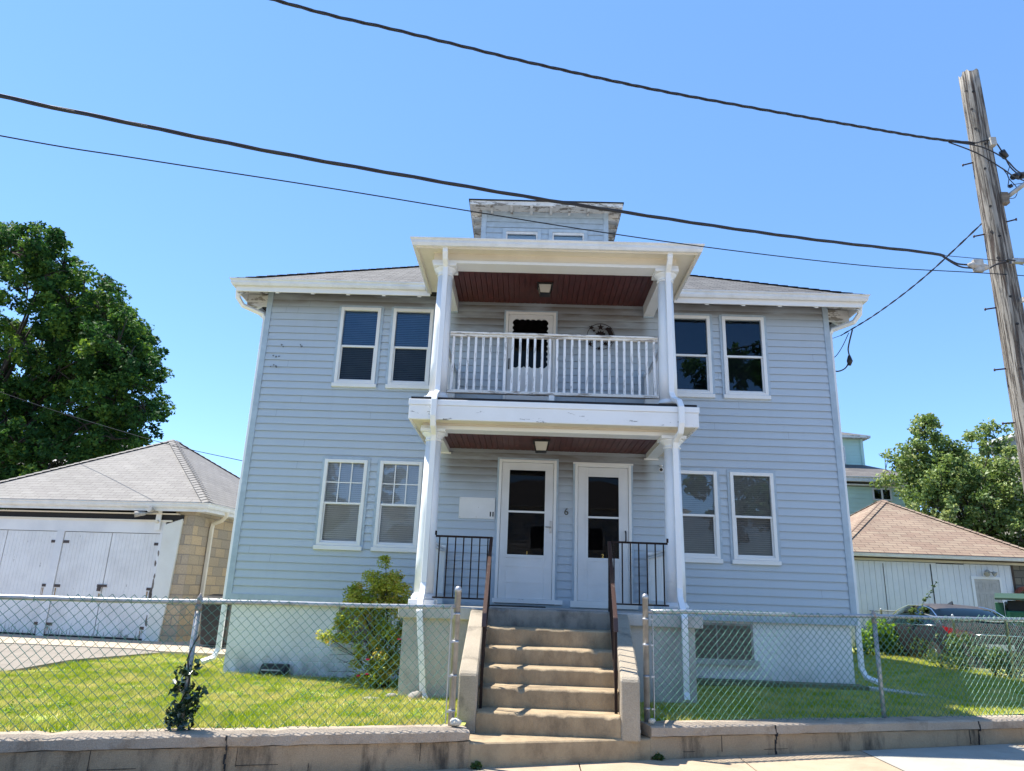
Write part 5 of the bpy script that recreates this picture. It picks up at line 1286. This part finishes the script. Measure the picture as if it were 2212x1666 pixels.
for a, z in ((-2.4, 7.75), (-2.35, 7.45), (-1.75, 7.2), (-2.25, 6.32), (-2.5, 5.98), (-1.95, 5.90), (-2.35, 5.62), (-1.95, 5.1), (-1.8, 4.75), (-2.7, 8.05), (-2.0, 8.0), (-2.15, 6.85), (-2.1, 4.2), (-1.75, 3.8)):
    r_ = .175-.062*z/hgt; B = MB(); B.tube([(PX+(r_-.012)*math.cos(a), PY+(r_-.012)*math.sin(a), z), (PX+(r_+.006)*math.cos(a), PY+(r_+.006)*math.sin(a), z)], .016, 8); B.build('knot', 'dark_gap', T)
for sx, z in ((-1, 7.02), (1, 6.1), (-1, 6.0), (-1, 5.02), (1, 5.55), (-1, 4.25), (-1, 3.6)):
    r_ = .175-.062*z/hgt; B = MB(); bq = lambda q, dz: (PX+sx*.81*q-.03, PY-sx*.58*q-.04, z+dz); B.tube([bq(r_-.03, 0), bq(r_+.085, .003), bq(r_+.09, .003), bq(r_+.105, .003)], .01, 8, rs=[.009, .009, .018, .016]); B.build('step_bolt', 'rusty_handrail', T)
la = MB(); la.tube([(PX+.10, PY-.08, 6.42), (PX+.5, PY-.35, 6.72), (PX+1.6, PY-1.1, 7.5)], .028, 10); la.build('lamp_arm', 'galvanised', T)
part('arm_bracket', T, 'chalk_grey', (PX+.06, PY+.15-.32, 0, 0, 0, 0)) if False else None
B = MB(); B.box(PX+.05, PX+.14, PY-.15, PY-.07, 6.34, 6.50); B.build('arm_bracket', 'bare_wood', T, bevel=.01)
B = MB(); B.box(PX+.02, PX+.16, PY-.20, PY-.13, 5.52, 5.57); B.build('cable_clamp', 'galvanised', T); B = MB(); B.box(PX+.05, PX+.22, PY-.20, PY-.14, 5.02, 5.07); B.build('cable_clamp', 'chalk_grey', T)
def spline(P_, m_=8):
    P_ = [Vector(p) for p in P_]; out = []
    for i in range(len(P_)-1):
        p0 = P_[max(i-1, 0)]; p1 = P_[i]; p2 = P_[i+1]; p3 = P_[min(i+2, len(P_)-1)]
        for k in range(m_):
            t_ = k/m_; out.append(.5*((2*p1)+(p2-p0)*t_+(2*p0-5*p1+4*p2-p3)*t_*t_+(3*p1-p0-3*p2+p3)*t_**3))
    out.append(P_[-1]); return out
def strands(pts, n, off, r, tw, seed=0):
    B = MB(); d = 0; acc = [0]
    for i in range(1, len(pts)): d += (pts[i]-pts[i-1]).length; acc.append(d)
    for k in range(n):
        q = []
        for p, a in zip(pts, acc):
            an = a*tw+2*math.pi*k/n; q.append(p+Vector((-.33*math.cos(an), .94*math.cos(an), math.sin(an)))*off)
        B.tube(q, r, 6)
    return B
def dense(P_, st_=.12):
    s_ = spline(P_, 10); out = [s_[0]]
    for p in s_[1:]:
        while (p-out[-1]).length > st_: out.append(out[-1]+(p-out[-1]).normalized()*st_)
    out.append(s_[-1]); return out
A_ = [(-9, 2.85, 7.0), (-5.5, 4.08, 6.72), (-2.41, 5.16, 6.59), (-1.39, 5.52, 6.62), (-.74, 5.74, 6.635), (-.06, 5.98, 6.66), (1.18, 6.42, 6.745), (2.40, 6.84, 6.86), (3.82, 7.34, 7.02), (4.9, 7.72, 7.15), (5.58, 7.90, 7.22)]
B = strands(dense(A_), 3, .010, .0085, 9); one('power_cable', B, 'cable_black', 'twisted black cable crossing the sky highest of the cables', 'cable')
B_ = [(-9, 2.85, 5.25), (-6.5, 3.73, 5.10), (-4.13, 4.56, 5.04), (-3.43, 4.80, 5.035), (-2.20, 5.24, 5.05), (-1.07, 5.63, 5.09), (-.21, 5.93, 5.125), (.91, 6.32, 5.19), (2.18, 6.77, 5.28), (3.32, 7.17, 5.38), (4.6, 7.61, 5.51), (4.86, 7.71, 5.52)]
B = strands(dense(B_), 3, .009, .0105, 4)
tl = spline([(4.84, 7.70, 5.52), (4.95, 7.73, 5.47), (5.05, 7.76, 5.45), (5.22, 7.80, 5.46), (5.32, 7.83, 5.46), (5.45, 7.86, 5.45), (5.55, 7.85, 5.50), (5.68, 7.83, 5.53), (5.9, 7.86, 5.54), (8.5, 8.85, 5.62)]); B.tube(tl, .011, 6)
tl = spline([(4.84, 7.70, 5.51), (4.97, 7.73, 5.44), (5.08, 7.76, 5.41), (5.22, 7.80, 5.42)]); B.tube(tl, .010, 6)
one('communication_cable', B, 'cable_black', 'thick black bundled cable passing in front of the dormer to the pole', 'cable')
B = MB(); B.tube([(5.16, 7.77, 5.45), (5.22, 7.79, 5.45), (5.42, 7.85, 5.46), (5.48, 7.87, 5.46)], .03, 8, rs=[.015, .04, .042, .012]); B.box(5.25, 5.36, 7.78, 7.83, 5.38, 5.53); one('cable_splice', B, 'chalk_grey', 'pale metal splice clamp on the bundled cable just left of the pole', 'cable clamp')
B = MB(); B.tube([(4.86, 7.71, 5.53), (5.6, 7.86, 5.56), (8.5, 8.9, 5.70)], .004, 5); one('support_wire', B, 'cable_grey', 'short thin wire above the splice clamp running past the pole', 'wire')
C_ = [(-9, 2.85, 4.75), (-6.5, 3.73, 4.70), (-4.06, 4.58, 4.70), (-3.17, 4.90, 4.74), (-1.82, 5.37, 4.81), (-.65, 5.78, 4.86), (.67, 6.24, 4.92), (2.17, 6.76, 5.02), (3.91, 7.37, 5.19), (5.62, 7.86, 5.38), (8.5, 8.85, 5.75)]
B = MB(); B.tube(spline(C_), .0055, 5); one('guy_wire', B, 'cable_grey', 'thin grey wire crossing below the bundled cable', 'wire')
D_ = [(5.75, 8.10, 6.30), (5.62, 9.4, 6.08), (5.50, 10.6, 6.00), (5.40, 11.7, 6.03)]
B = strands(dense(D_, .08), 2, .008, .007, 14); B.tube([(5.40, 11.7, 6.03), (5.15, 11.8, 5.95)], .005, 5)
B.tube(spline([(5.46, 11.4, 6.02), (5.50, 11.7, 5.80), (5.55, 11.8, 5.66), (5.50, 11.85, 5.50), (5.35, 11.85, 5.42), (5.17, 11.85, 5.45)]), .012, 6)
B.tube(spline([(5.44, 11.5, 6.0), (5.44, 11.8, 5.85), (5.32, 11.85, 5.68), (5.16, 11.85, 5.62)]), .007, 5)
one('service_drop', B, 'cable_black', 'black service cable sloping down from the pole to the right house corner', 'cable')
B = MB(); B.tube([(5.55, 11.8, 5.70), (5.55, 11.8, 5.60), (5.54, 11.81, 5.52)], .04, 8, rs=[.02, .05, .025]); one('cable_connector', B, 'black_plastic', 'dark rounded connector hanging in the cable loop at the right house corner', 'connector')
B = MB(); B.tube(spline([(-24, 22, 9.5), (-15.58, 20.0, 6.72), (-8.97, 16, 4.72), (-5.01, 12.5, 3.62), (-4.66, 12.3, 3.55)]), .007, 5); one('service_wire', B, 'cable_grey', 'thin dark wire from the left house corner over the block garage roof', 'wire')
B = MB()
hw = [[(5.58, 7.90, 7.22), (5.78, 7.86, 7.24), (5.95, 7.95, 7.12), (6.15, 8.1, 6.98), (6.6, 8.3, 6.85)], [(5.2, 7.82, 7.17), (5.55, 7.84, 7.03), (5.85, 7.88, 6.85), (6.1, 8.0, 6.80), (6.6, 8.2, 6.78)],
      [(5.2, 7.82, 7.18), (5.6, 7.83, 7.12), (5.9, 7.87, 6.98), (6.15, 8.0, 6.88), (6.6, 8.2, 6.9)], [(6.05, 8.0, 6.98), (5.98, 7.98, 6.8), (6.08, 8.0, 6.65), (6.02, 7.98, 6.5), (5.86, 7.92, 6.45)], [(5.88, 7.9, 6.85), (5.95, 7.93, 6.75), (5.93, 7.94, 6.62), (6.06, 8.0, 6.7), (6.2, 8.05, 6.75)]]
for i, q in enumerate(hw): B.tube(spline(q, 10), .008 if i < 3 else .005, 6)
B.build('jumper_wires', 'cable_black', T, fixn=False)
for a_, b__, r_ in (((5.93, 7.94, 7.14), (6.0, 7.98, 7.08), .038), ((6.12, 8.08, 6.86), (6.22, 8.12, 6.92), .04), ((6.22, 8.12, 6.9), (6.34, 8.18, 6.96), .045), ((5.98, 7.97, 6.68), (6.0, 7.98, 6.64), .022)):
    B = MB(); B.tube([a_, b__], r_, 8); B.build('insulator', 'black_plastic', T)
B = MB(); B.box(PX+.02, PX+.09, PY-.17, PY-.10, 7.16, 7.27); B.build('wire_clamp', 'chalk_grey', T)

# ------------------------------------------------------------------ houses behind
def far_siding(B, x0, x1, y, z0, z1, c_=.22):
    siding((x0, y), (1, 0), x1-x0, z0, z1, [], B, c_, .02)
T = thing('house', (12.5, 34, .3), 'pale green clapboard house with brown roof and dormer, behind the boarded garage', 'house')
B = MB(); far_siding(B, 6, 18.4, 34, .3, 7.02); siding((18.4, 34), (0, 1), 10, .3, 7.02, [], B, .22, .02); B.build('wall', 'green_siding', T, fixn=False)
part('interior', T, 'far_wall', (6, 18.38, 34.1, 44, .3, 7.0))
part('eave', T, 'far_white', (5.5, 18.9, 33.5, 33.7, 7.2, 7.4), (5.5, 18.9, 33.7, 34, 7.05, 7.1))
B, cs, r1, r2 = hip_roof((5.4, 33.45), (1, 0), (0, 1), 13.6, 11, 7.42, .45); B.build('roof', ['far_shingle', 'far_white'], T, fixn=False)
B = MB(); B.box(13.2, 16.85, 35.6, 39, 7.6, 9.75)
far_siding(B, 13.2, 16.85, 35.58, 8.0, 9.75, .17); dm = B.build('dormer', 'green_siding', T, fixn=False); dm['_b'] = T['_b']
part('corner_board', dm, 'green_siding', (16.80, 16.93, 35.5, 35.6, 8.0, 9.75))
B, cs, r1, r2 = hip_roof((12.9, 35.2), (1, 0), (0, 1), 4.3, 4.4, 9.80, .38, .12); B.build('dormer_roof', ['far_shingle', 'dormer_wood'], T, fixn=False)
def farwin(par, x0, x1, z0, z1, y, mull='v'):
    f_ = .07; o = part('window', par, 'far_white', (x0, x1, y-.06, y, z0, z0+f_), (x0, x1, y-.06, y, z1-f_, z1), (x0, x0+f_, y-.06, y, z0+f_, z1-f_), (x1-f_, x1, y-.06, y, z0+f_, z1-f_)); o['_b'] = par['_b']
    xm, zm = (x0+x1)/2, (z0+z1)/2
    part('glazing_bar', o, 'far_white', (xm-.04, xm+.04, y-.05, y-.01, z0+f_, z1-f_) if mull == 'v' else (x0+f_, x1-f_, y-.05, y-.01, zm-.03, zm+.03))
    g1 = MB(); g1.face([(x0+f_, y-.03, z0+f_), (x1-f_, y-.03, z0+f_), (x1-f_, y-.03, z1-f_), (x0+f_, y-.03, z1-f_)]); g1.build('pane', 'car_glass', o, fixn=False)
    part('room', o, 'dark_room', (x0+f_, x1-f_, y-.022, y-.018, z0+f_, z1-f_))
farwin(T, 16.38, 17.27, 6.38, 6.97, 33.97); farwin(T, 15.25, 16.0, 8.4, 9.3, 35.55, 'h')
T = thing('house', (-20, 33, .3), 'house with pale grey roof mostly hidden behind the big maple', 'house')
B, cs, r1, r2 = hip_roof((-26, 31), (1, 0), (0, 1), 9.6, 8, 6.3, .55); B.build('roof', ['pale_shingle', 'far_white'], T, fixn=False)
part('wall', T, 'far_wall', (-25.6, -16.9, 31.4, 38.6, .3, 6.28)); farwin(T, -22, -21, 3.8, 5.2, 31.39)
T = thing('house', (25, 31, .3), 'house with dark grey roof half hidden at the right edge', 'house')
B, cs, r1, r2 = hip_roof((21.2, 29.5), (1, 0), (0, 1), 9, 8, 6.7, .65); B.build('roof', ['dark_shingle', 'far_white'], T, fixn=False)
part('wall', T, 'far_wall', (21.5, 29.9, 29.9, 37, .3, 6.68)); farwin(T, 23, 24, 4.2, 5.4, 29.89)
part('dormer', T, 'far_wall', (22.3, 25.5, 31.2, 34, 7.3, 9.2)); part('dormer_roof', T, 'far_white', (22.0, 25.8, 30.9, 34, 9.2, 9.35))
T = thing('house', (15, 29, .3), 'low pale building seen under the tree behind the boarded garage', 'building')
part('wall', T, 'far_wall', (16.6, 28, 26.8, 28.8, .2, 2.9)); part('roof', T, 'pale_shingle', (16.3, 28.3, 26.5, 29, 2.9, 3.05))

# ------------------------------------------------------------------ trees
def branches(B, base, tips, r0_, rg, lim=None):
    base = Vector(base)
    for tp in tips:
        tp = Vector(tp); mid = base+(tp-base)*.5+Vector((rg.uniform(-.4, .4), rg.uniform(-.4, .4), rg.uniform(-.2, .5)))
        B.tube([base, base+(mid-base)*.5, mid, tp], r0_, 6, rs=[r0_, r0_*.75, r0_*.5, r0_*.12])
def tree(name, label, base, trunk_top, r_, clumps, n, size, lmat, seed, group=None, lobed=False, sub=5, subr=.45, droop=0, shell=.75, cat='tree', upb=.7):
    rg = random.Random(seed); T = thing(name, base, label, cat, group)
    B = MB(); b0 = Vector(base); tt = Vector(trunk_top); B.tube([b0, b0+(tt-b0)*.5+Vector((.1, 0, 0)), tt], r_, 12, rs=[r_*1.25, r_, r_*.8])
    tips = [Vector(c_[:3]) for c_ in clumps]
    branches(B, tt, [t_ for i, t_ in enumerate(tips) if i % 7 == 0], r_*.28, rg)
    fine = []
    for c_ in clumps:
        for k in range(sub):
            d = Vector((rg.gauss(0, 1), rg.gauss(0, 1), rg.gauss(0, 1))).normalized()*c_[3]*shell
            p = Vector(c_[:3])+d; q = c_[3]*subr*rg.uniform(.6, 1.25); fine.append((p.x, p.y, p.z, q))
            if rg.random() < .5: B.tube([c_[:3], (Vector(c_[:3])+p)/2+Vector((0, 0, .1)), p], .03, 4, rs=[r_*.07, r_*.05, r_*.02])
    B.build('trunk', 'bark', T, fixn=False)
    leaves('crown', fine, n, size, lmat, T, seed, droop=droop, lobed=lobed, upb=upb)
    return T
# big maple on the left, behind the garage
rg = random.Random(11); cl = []
def xmax(z):
    pts_ = [(4.2, -16.2), (5.2, -14.7), (6.0, -13.2), (7.0, -12.5), (8.9, -12.6), (10.2, -13.7), (11.3, -14.9), (11.9, -16.4), (13.2, -17.2), (14.2, -18.4), (14.8, -21)]
    for (za, xa), (zb, xb) in zip(pts_[:-1], pts_[1:]):
        if za <= z <= zb: return xa+(xb-xa)*(z-za)/(zb-za)
    return -20
for i in range(150):
    z = rg.uniform(4.4, 13.9); xm = xmax(z)
    r_ = rg.uniform(.55, 1.15); x = xm-r_*1.45-rg.random()**1.4*8.5 if i % 3 else xm-r_*1.4-rg.random()*.4
    z = min(z, 13.9-r_*.75); yy_ = 24.3+rg.uniform(-1.7, 3.2); cl.append((x*yy_/24, yy_, 1.5+(z-1.5)*yy_/24, r_))
cl += [(-19.9, 24.2, 13.5, .5), (-18.6, 24.3, 13.6, .5), (-17.6, 24.1, 12.8, .5)]
cl += [(rg.uniform(-29, -18.5), 27+rg.uniform(-1, 3), rg.uniform(5, 12.5), 1.3) for _ in range(60)]
tree('maple_tree', 'tall dark green maple towering behind the block garage', (-22, 26.5, .1), (-21.6, 26.3, 5), .42, cl, 190000, .135, 'maple_leaf', 11, lobed=True, sub=11, subr=.36, shell=1.08, upb=1.0)
# pale tree behind the right garage: two pointed tops
rg = random.Random(7); cl = []
def inside(x, z):
    # outline seen from the street
    t1 = 9.9-abs(x-17.2)*1.15 if x < 18.6 else 0
    if x < 17.2: t1 = 9.9-(17.2-x)**1.3*1.35
    t2 = 9.6-abs(x-19.7)*2.9; t3 = 8.7-(abs(x-21.8)*.6)
    return z < max(t1, t2, t3, 7.6-abs(x-19)*.3)
k = 0
while k < 150:
    x = rg.uniform(15.1, 24.5); z = rg.uniform(3.0, 9.7)
    if not inside(x, z+.55) or x < 15.85 or (x < 16.25 and z < 7.1) or (z < 4.6 and x < 17.5): continue
    cl.append((x, 30+rg.uniform(-1.6, 1.8), z, rg.uniform(.4, .8))); k += 1
cl += [(17.15, 30, 9.3, .32), (17.0, 30, 8.8, .5), (19.7, 30, 8.95, .35), (15.7, 30, 7.3, .35)]
cl += [(17.15+rg.uniform(-.1, .1)*k_, 30+rg.uniform(-.4, .4), 9.1-.32*k_, .35+.05*k_) for k_ in range(9)]+[(16.6+rg.uniform(-.5, .5), 30+rg.uniform(-.6, .6), rg.uniform(7.0, 7.9), .5) for k_ in range(10)]+[(19.7+rg.uniform(-.1, .1)*k_, 30+rg.uniform(-.4, .4), 9.0-.35*k_, .3+.05*k_) for k_ in range(8)]+[(18.1+rg.uniform(-.4, .4), 30+rg.uniform(-.4, .4), rg.uniform(6.6, 7.6), .5) for k_ in range(5)]
tree('leafy_tree', 'pale green tree with two pointed tops behind the boarded garage', (18.6, 30.2, .2), (18.5, 30.2, 4.2), .24, cl, 52000, .145, 'pale_leaf', 7, sub=8, subr=.5, shell=.95, upb=.6)
cl = [(24.2+rg.uniform(-1.8, 2.5), 38+rg.uniform(-1, 1), rg.uniform(7.0, 10.0), rg.uniform(.7, 1.1)) for _ in range(26)]
tree('leafy_tree', 'rounded green tree farthest away beside the dark roof', (24.6, 38, .2), (24.6, 38, 6), .22, cl, 11000, .2, 'pale_leaf', 17, sub=5)
# house across the street: sunlit, mirrored in the lower windows
T = thing('house', (3, -19, 0), 'white clapboard house across the street, mirrored in the lower windows', 'house')
B = MB(); siding((9, -18), (-1, 0), 13, 0, 6.4, [], B, .2, .02); B.build('wall', 'far_white', T, fixn=False)
part('side_wall', T, 'far_white', (-4, 9, -26, -18.1, 0, 6.4))
for x in (-2.5, .3, 3.6, 6.6):
    for z in (1.2, 4.0):
        wq = part('window', T, 'far_white', (x, x+.08, -17.98, -17.9, z, z+1.4), (x+.82, x+.9, -17.98, -17.9, z, z+1.4), (x+.08, x+.82, -17.98, -17.9, z+1.32, z+1.4), (x+.08, x+.82, -17.98, -17.9, z, z+.08)); wq['_b'] = T['_b']
        part('pane', wq, 'dark_room', (x+.08, x+.82, -17.96, -17.94, z+.08, z+1.32))
B, cs, r1, r2 = hip_roof((-4.4, -26.4), (1, 0), (0, 1), 13.8, 8.8, 6.41, .5); B.build('roof', ['dark_shingle', 'far_white'], T, fixn=False)
# trees across the street that the upper windows mirror
for sd, (x, y, hh) in ((31, (13.2, -15, 16.5)), (32, (-13, -18, 12.0))):
    rg = random.Random(sd); cl = [(x+rg.gauss(0, 2.1), y+rg.gauss(0, 1.8), hh*rg.uniform(.32, .93), rg.uniform(.9, 1.5)) for _ in range(42)]
    tree('street_tree', ('tree across the street mirrored in the far right upper window' if sd == 31 else 'tree across the street, behind the photographer and to the left'), (x, y, 0), (x, y, hh*.4), .25, cl, 16000, .30, 'maple_leaf', sd, sub=4, subr=.5)

# ------------------------------------------------------------------ bushes, vines, weeds
rg = random.Random(3)
T = thing('rose_bush', (-1.85, 10.3, .22), 'yellow green rose bush with pink blooms against the left porch pier', 'bush')
spec = [(-1.98, 10.45, 1.70, .24), (-2.12, 10.4, 1.50, .28), (-1.85, 10.4, 1.45, .28), (-2.28, 10.3, 1.36, .22), (-1.70, 10.45, 1.42, .20), (-1.64, 10.4, 1.30, .18), (-2.0, 10.35, 1.22, .30), (-1.8, 10.3, 1.05, .28), (-2.28, 10.2, 1.08, .24), (-2.45, 10.1, .98, .20), (-2.62, 10.05, .90, .13),
        (-1.78, 10.2, .85, .24), (-1.85, 10.1, .62, .24), (-1.72, 10.2, .55, .2), (-2.05, 10.1, .50, .2), (-1.9, 10.0, .36, .2), (-2.08, 10.1, .80, .18), (-2.36, 10.4, 1.45, .1), (-1.98, 10.5, 1.92, .09)]
fine = []
for c_ in spec:
    for k in range(9):
        d = Vector((rg.gauss(0, 1), rg.gauss(0, 1), rg.gauss(0, 1))).normalized()*c_[3]*.75; fine.append((c_[0]+d.x, c_[1]+d.y, c_[2]+d.z, c_[3]*.5))
leaves('foliage', fine, 17000, .037, 'bush_leaf', T, 5, upb=.9)
B = MB()
for c_ in spec:
    a = Vector((-1.88+rg.uniform(-.12, .12), 10.2, .2)); e = Vector(c_[:3]); m_ = a+(e-a)*.5+Vector((.05, .0, .08)); B.tube([a, m_, e], .008, 5, rs=[.011, .008, .004])
for k in range(16):
    a = Vector((-1.95, 10.15, .3+.03*k)); B.tube([a, a+Vector((rg.uniform(-.6, -.1), rg.uniform(-.3, .2), rg.uniform(-.1, .35)))], .004, 4)
B.build('stems', 'bark', T, fixn=False)
for x, y, z in ((-1.62, 10.0, .88), (-1.98, 9.85, .45), (-2.0, 9.9, .62), (-2.1, 9.9, .42)):
    B = MB()
    for k in range(9):
        a = k*2.4; r_ = .006+.0035*k; B.tube([(x, y, z), (x+r_*math.cos(a)*.6, y+r_*math.sin(a)*.6, z+.01), (x+r_*math.cos(a), y+r_*math.sin(a), z+.012)], .01, 5, rs=[.004, .014, .005])
    B.build('bloom', 'rose_pink', T)
# dark vine on the left fence post
T = thing('vine', W(-2.40, FN, .335), 'dark glossy vine climbing the foot of the fence post on the left wall', 'vine')
p = W(-2.42, FN)
spec = [(p[0]-.02, p[1]-.03, .42, .10), (p[0]+.03, p[1]-.03, .55, .11), (p[0]-.03, p[1]-.02, .66, .10), (p[0]+.07, p[1]-.02, .62, .10), (p[0]-.01, p[1]-.03, .78, .09), (p[0]+.05, p[1]-.02, .84, .045), (p[0], p[1]-.02, .90, .03), (p[0]-.06, p[1]-.02, .44, .08), (p[0]+.07, p[1]-.02, .47, .08), (p[0]-.04, p[1], .48, .09), (p[0]+.02, p[1], .38, .08)]
leaves('foliage', spec, 330, .062, 'vine_leaf', T, 9, upb=-.1, droop=1)
B = MB(); B.tube(spline([(p[0], p[1]-.03, .335), (p[0]-.03, p[1]-.03, .5), (p[0]+.03, p[1]-.03, .7), (p[0]-.01, p[1]-.03, .9), (p[0]+.05, p[1]-.02, 1.08)]), .006, 5); B.build('stems', 'bark', T)
# weeds and climbers along the side fence
def weed(name, label, s, n, h, wd, nleaf, size, lm, seed, group=None):
    rg = random.Random(seed); x, y, _ = S2(s, n, 0); z0 = lawnz(x, y); T = thing(name, (x, y, z0), label, 'plant', group)
    cl = []; B = MB()
    for k in range(12):
        f_ = rg.random()
        q = (x+rg.uniform(-wd, wd)*(1-.5*f_), y+rg.uniform(-wd, wd), z0+.08+f_*h*.9, wd*.5*(1.15-f_*.6)); cl.append(q)
        B.tube([(x+rg.uniform(-.1, .1), y, z0), ((x+q[0])/2, (y+q[1])/2, (z0+q[2])/2), q[:3]], .006, 4)
    B.build('stems', 'bark', T, fixn=False); leaves('foliage', cl, nleaf, size, lm, T, seed); return T
labels = ['low weeds at the near end of the side fence', 'sprawling weeds by the second post of the side fence', 'thick weeds in front of the parked car tail', 'pale leafy weeds under the car window', 'weeds beside the climbing bush', 'low weeds nearest the house corner', 'weeds at the far end of the side fence']
for i, (s, h, wd, nl) in enumerate(((1.2, .35, .35, 500), (3.6, .45, .4, 800), (5.0, .65, .45, 1100), (6.6, .6, .45, 1100), (8.4, .5, .4, 900), (10.0, .6, .45, 800), (11.5, .5, .4, 600))):
    weed('weed_clump', labels[i], s, .12, h, wd, nl, .06, 'weed_leaf', 40+i, 'weeds along the side fence')
weed('climbing_bush', 'tall climbing bush grown through the side fence with one long shoot', 7.4, .05, 1.35, .28, 1300, .065, 'weed_leaf', 60)
x, y, _ = S2(7.3, .05, 0); B = MB(); pts = spline([(x, y, 1.4), (x+.1, y, 1.7), (x+.25, y, 1.85), (x+.45, y, 2.15)]); B.tube(pts, .006, 4)
T = thing('long_shoot', (x, y, 1.4), 'single leafy shoot arching up above the side fence', 'plant'); B.build('stems', 'weed_leaf', T)
leaves('foliage', [(q.x, q.y, q.z, .05) for q in pts[::3]], 50, .07, 'weed_leaf', T, 77)
T = thing('shrub', (8.7, 18.8, .35), 'bright green hosta like shrub beside the right wall of the house', 'shrub')
leaves('foliage', [(8.45+.10*i, 18.7+.1*(i % 3), .55+.13*(i % 5), .26) for i in range(9)], 900, .13, 'bright_leaf', T, 78)
B = MB()
for i in range(9): B.tube([(8.7, 18.8, .35), (8.45+.10*i, 18.7+.1*(i % 3), .8)], .008, 4)
B.build('stems', 'weed_leaf', T, fixn=False)
for k_, (s_, n_, lb_) in enumerate(((.03, -.03, 'tiny weed in the joint where the left wall meets the bottom step'), (1.83, -.015, 'tiny weed at the corner of the right wall and bottom step'), (6.9, -.03, 'dead grass tuft at the foot of the right wall'))):
    q_ = W(s_, n_, swz(s_)); T = thing('weed', q_, lb_, 'weed')
    leaves('foliage', [(q_[0]+.02*i_, q_[1], q_[2]+.02+.012*(i_ % 3), .03) for i_ in range(4)], 60, .035, 'weed_leaf', T, 90+k_)

# ------------------------------------------------------------------ grass blades
def grass(name, n, region, h, seed, z=lawnz):
    rg = np.random.default_rng(seed); x0, x1, y0, y1, ok = region
    X = rg.uniform(x0, x1, n*2); Y_ = rg.uniform(y0, y1, n*2); m_ = ok(X, Y_); X = X[m_]; Y_ = Y_[m_]; bare = np.sin(X*2.7+1.7*np.sin(Y_*1.9))*np.sin(Y_*3.1+1.3*np.sin(X*2.2)); kp = rg.random(len(X)) > np.clip((bare-.45)*1.5, 0, .75); X = X[kp][:n]; Y_ = Y_[kp][:n]; n = len(X)
    Z_ = np.array([z(a, b__) for a, b__ in zip(X, Y_)])
    # shorter where the lawn is thin
    thin = .5+.5*np.sin(X*1.9+1.3*np.sin(Y_*1.1))*np.sin(Y_*2.3+X*.7)
    edge = np.exp(-np.abs(Y_-(WO[1]+.335*(X-WO[0])+.33))/.10)+np.exp(-np.abs(Y_-(HY-.12))/.08); tuft = (np.sin(X*9.1+Y_*3)*np.sin(Y_*8.3-X*2) > .86)*.8
    hh = h*(.45+.75*rg.random(n))*(.65+.5*thin)*(1+1.1*edge*rg.random(n)+tuft*rg.random(n)); a = rg.uniform(0, 2*np.pi, n); w_ = .0035+.003*rg.random(n)
    lx = rg.normal(0, .45, n)*hh; ly = rg.normal(0, .45, n)*hh
    V = np.empty((n, 3, 3))
    V[:, 0] = np.stack([X-np.cos(a)*w_, Y_-np.sin(a)*w_, Z_-.003], 1); V[:, 1] = np.stack([X+np.cos(a)*w_, Y_+np.sin(a)*w_, Z_-.003], 1); V[:, 2] = np.stack([X+lx, Y_+ly, Z_+hh], 1)
    o = mesh_np(name, V.reshape(-1, 3), np.arange(n*3).reshape(n, 3), 'grass_blade', None, rg.random(n))
    return tag(o, kind='stuff')
def wl(X): return WO[1]+.335*(X-WO[0])+.30
def drive_edge(X, Y_):      # right of the driveway edge
    return X > np.interp(Y_, [4.1, 9.6, 12, 14.55], [-8.9, -7.05, -7.15, -6.15])
okL = lambda X, Y_: (Y_ > wl(X)) & (drive_edge(X, Y_)) & ~((X > HX0-.02) & (Y_ > HY-.1)) & ~((X > -1.55) & (Y_ > 9.35)) & (X < -.62) & (Y_ < 13.55)
o = grass('grass', 150000, (-8.6, -.6, 4.5, 13.5, okL), .05, 1); tag(o, 'short sunlit lawn left of the front steps', 'grass')
rc = np.random.default_rng(77); cc = []
while len(cc) < 260:
    x_, y_ = rc.uniform(-8, -.8), rc.uniform(5, 13)
    if okL(np.array([x_]), np.array([y_]))[0]: cc.append((x_, y_, lawnz(x_, y_)+.025, .03+.05*rc.random()))
o = leaves('clover', cc, 9000, .022, 'bright_leaf', None, 78, upb=2); tag(o, 'clover patches scattered through the left lawn', 'clover', kind='stuff')
okR = lambda X, Y_: (Y_ > wl(X)) & ~((X < HX1+.05) & (Y_ > HY-.4)) & ~((X < 2.2) & (Y_ > 9.35)) & (X > 1.3) & (X < 8.2+(Y_-10.5)*.176)
o = grass('grass', 110000, (1.2, 10.5, 7.5, 20, okR), .05, 2); tag(o, 'shaded lawn between the house and the side fence', 'grass')

for o in scene.objects:
    if '_b' in o: del o['_b']
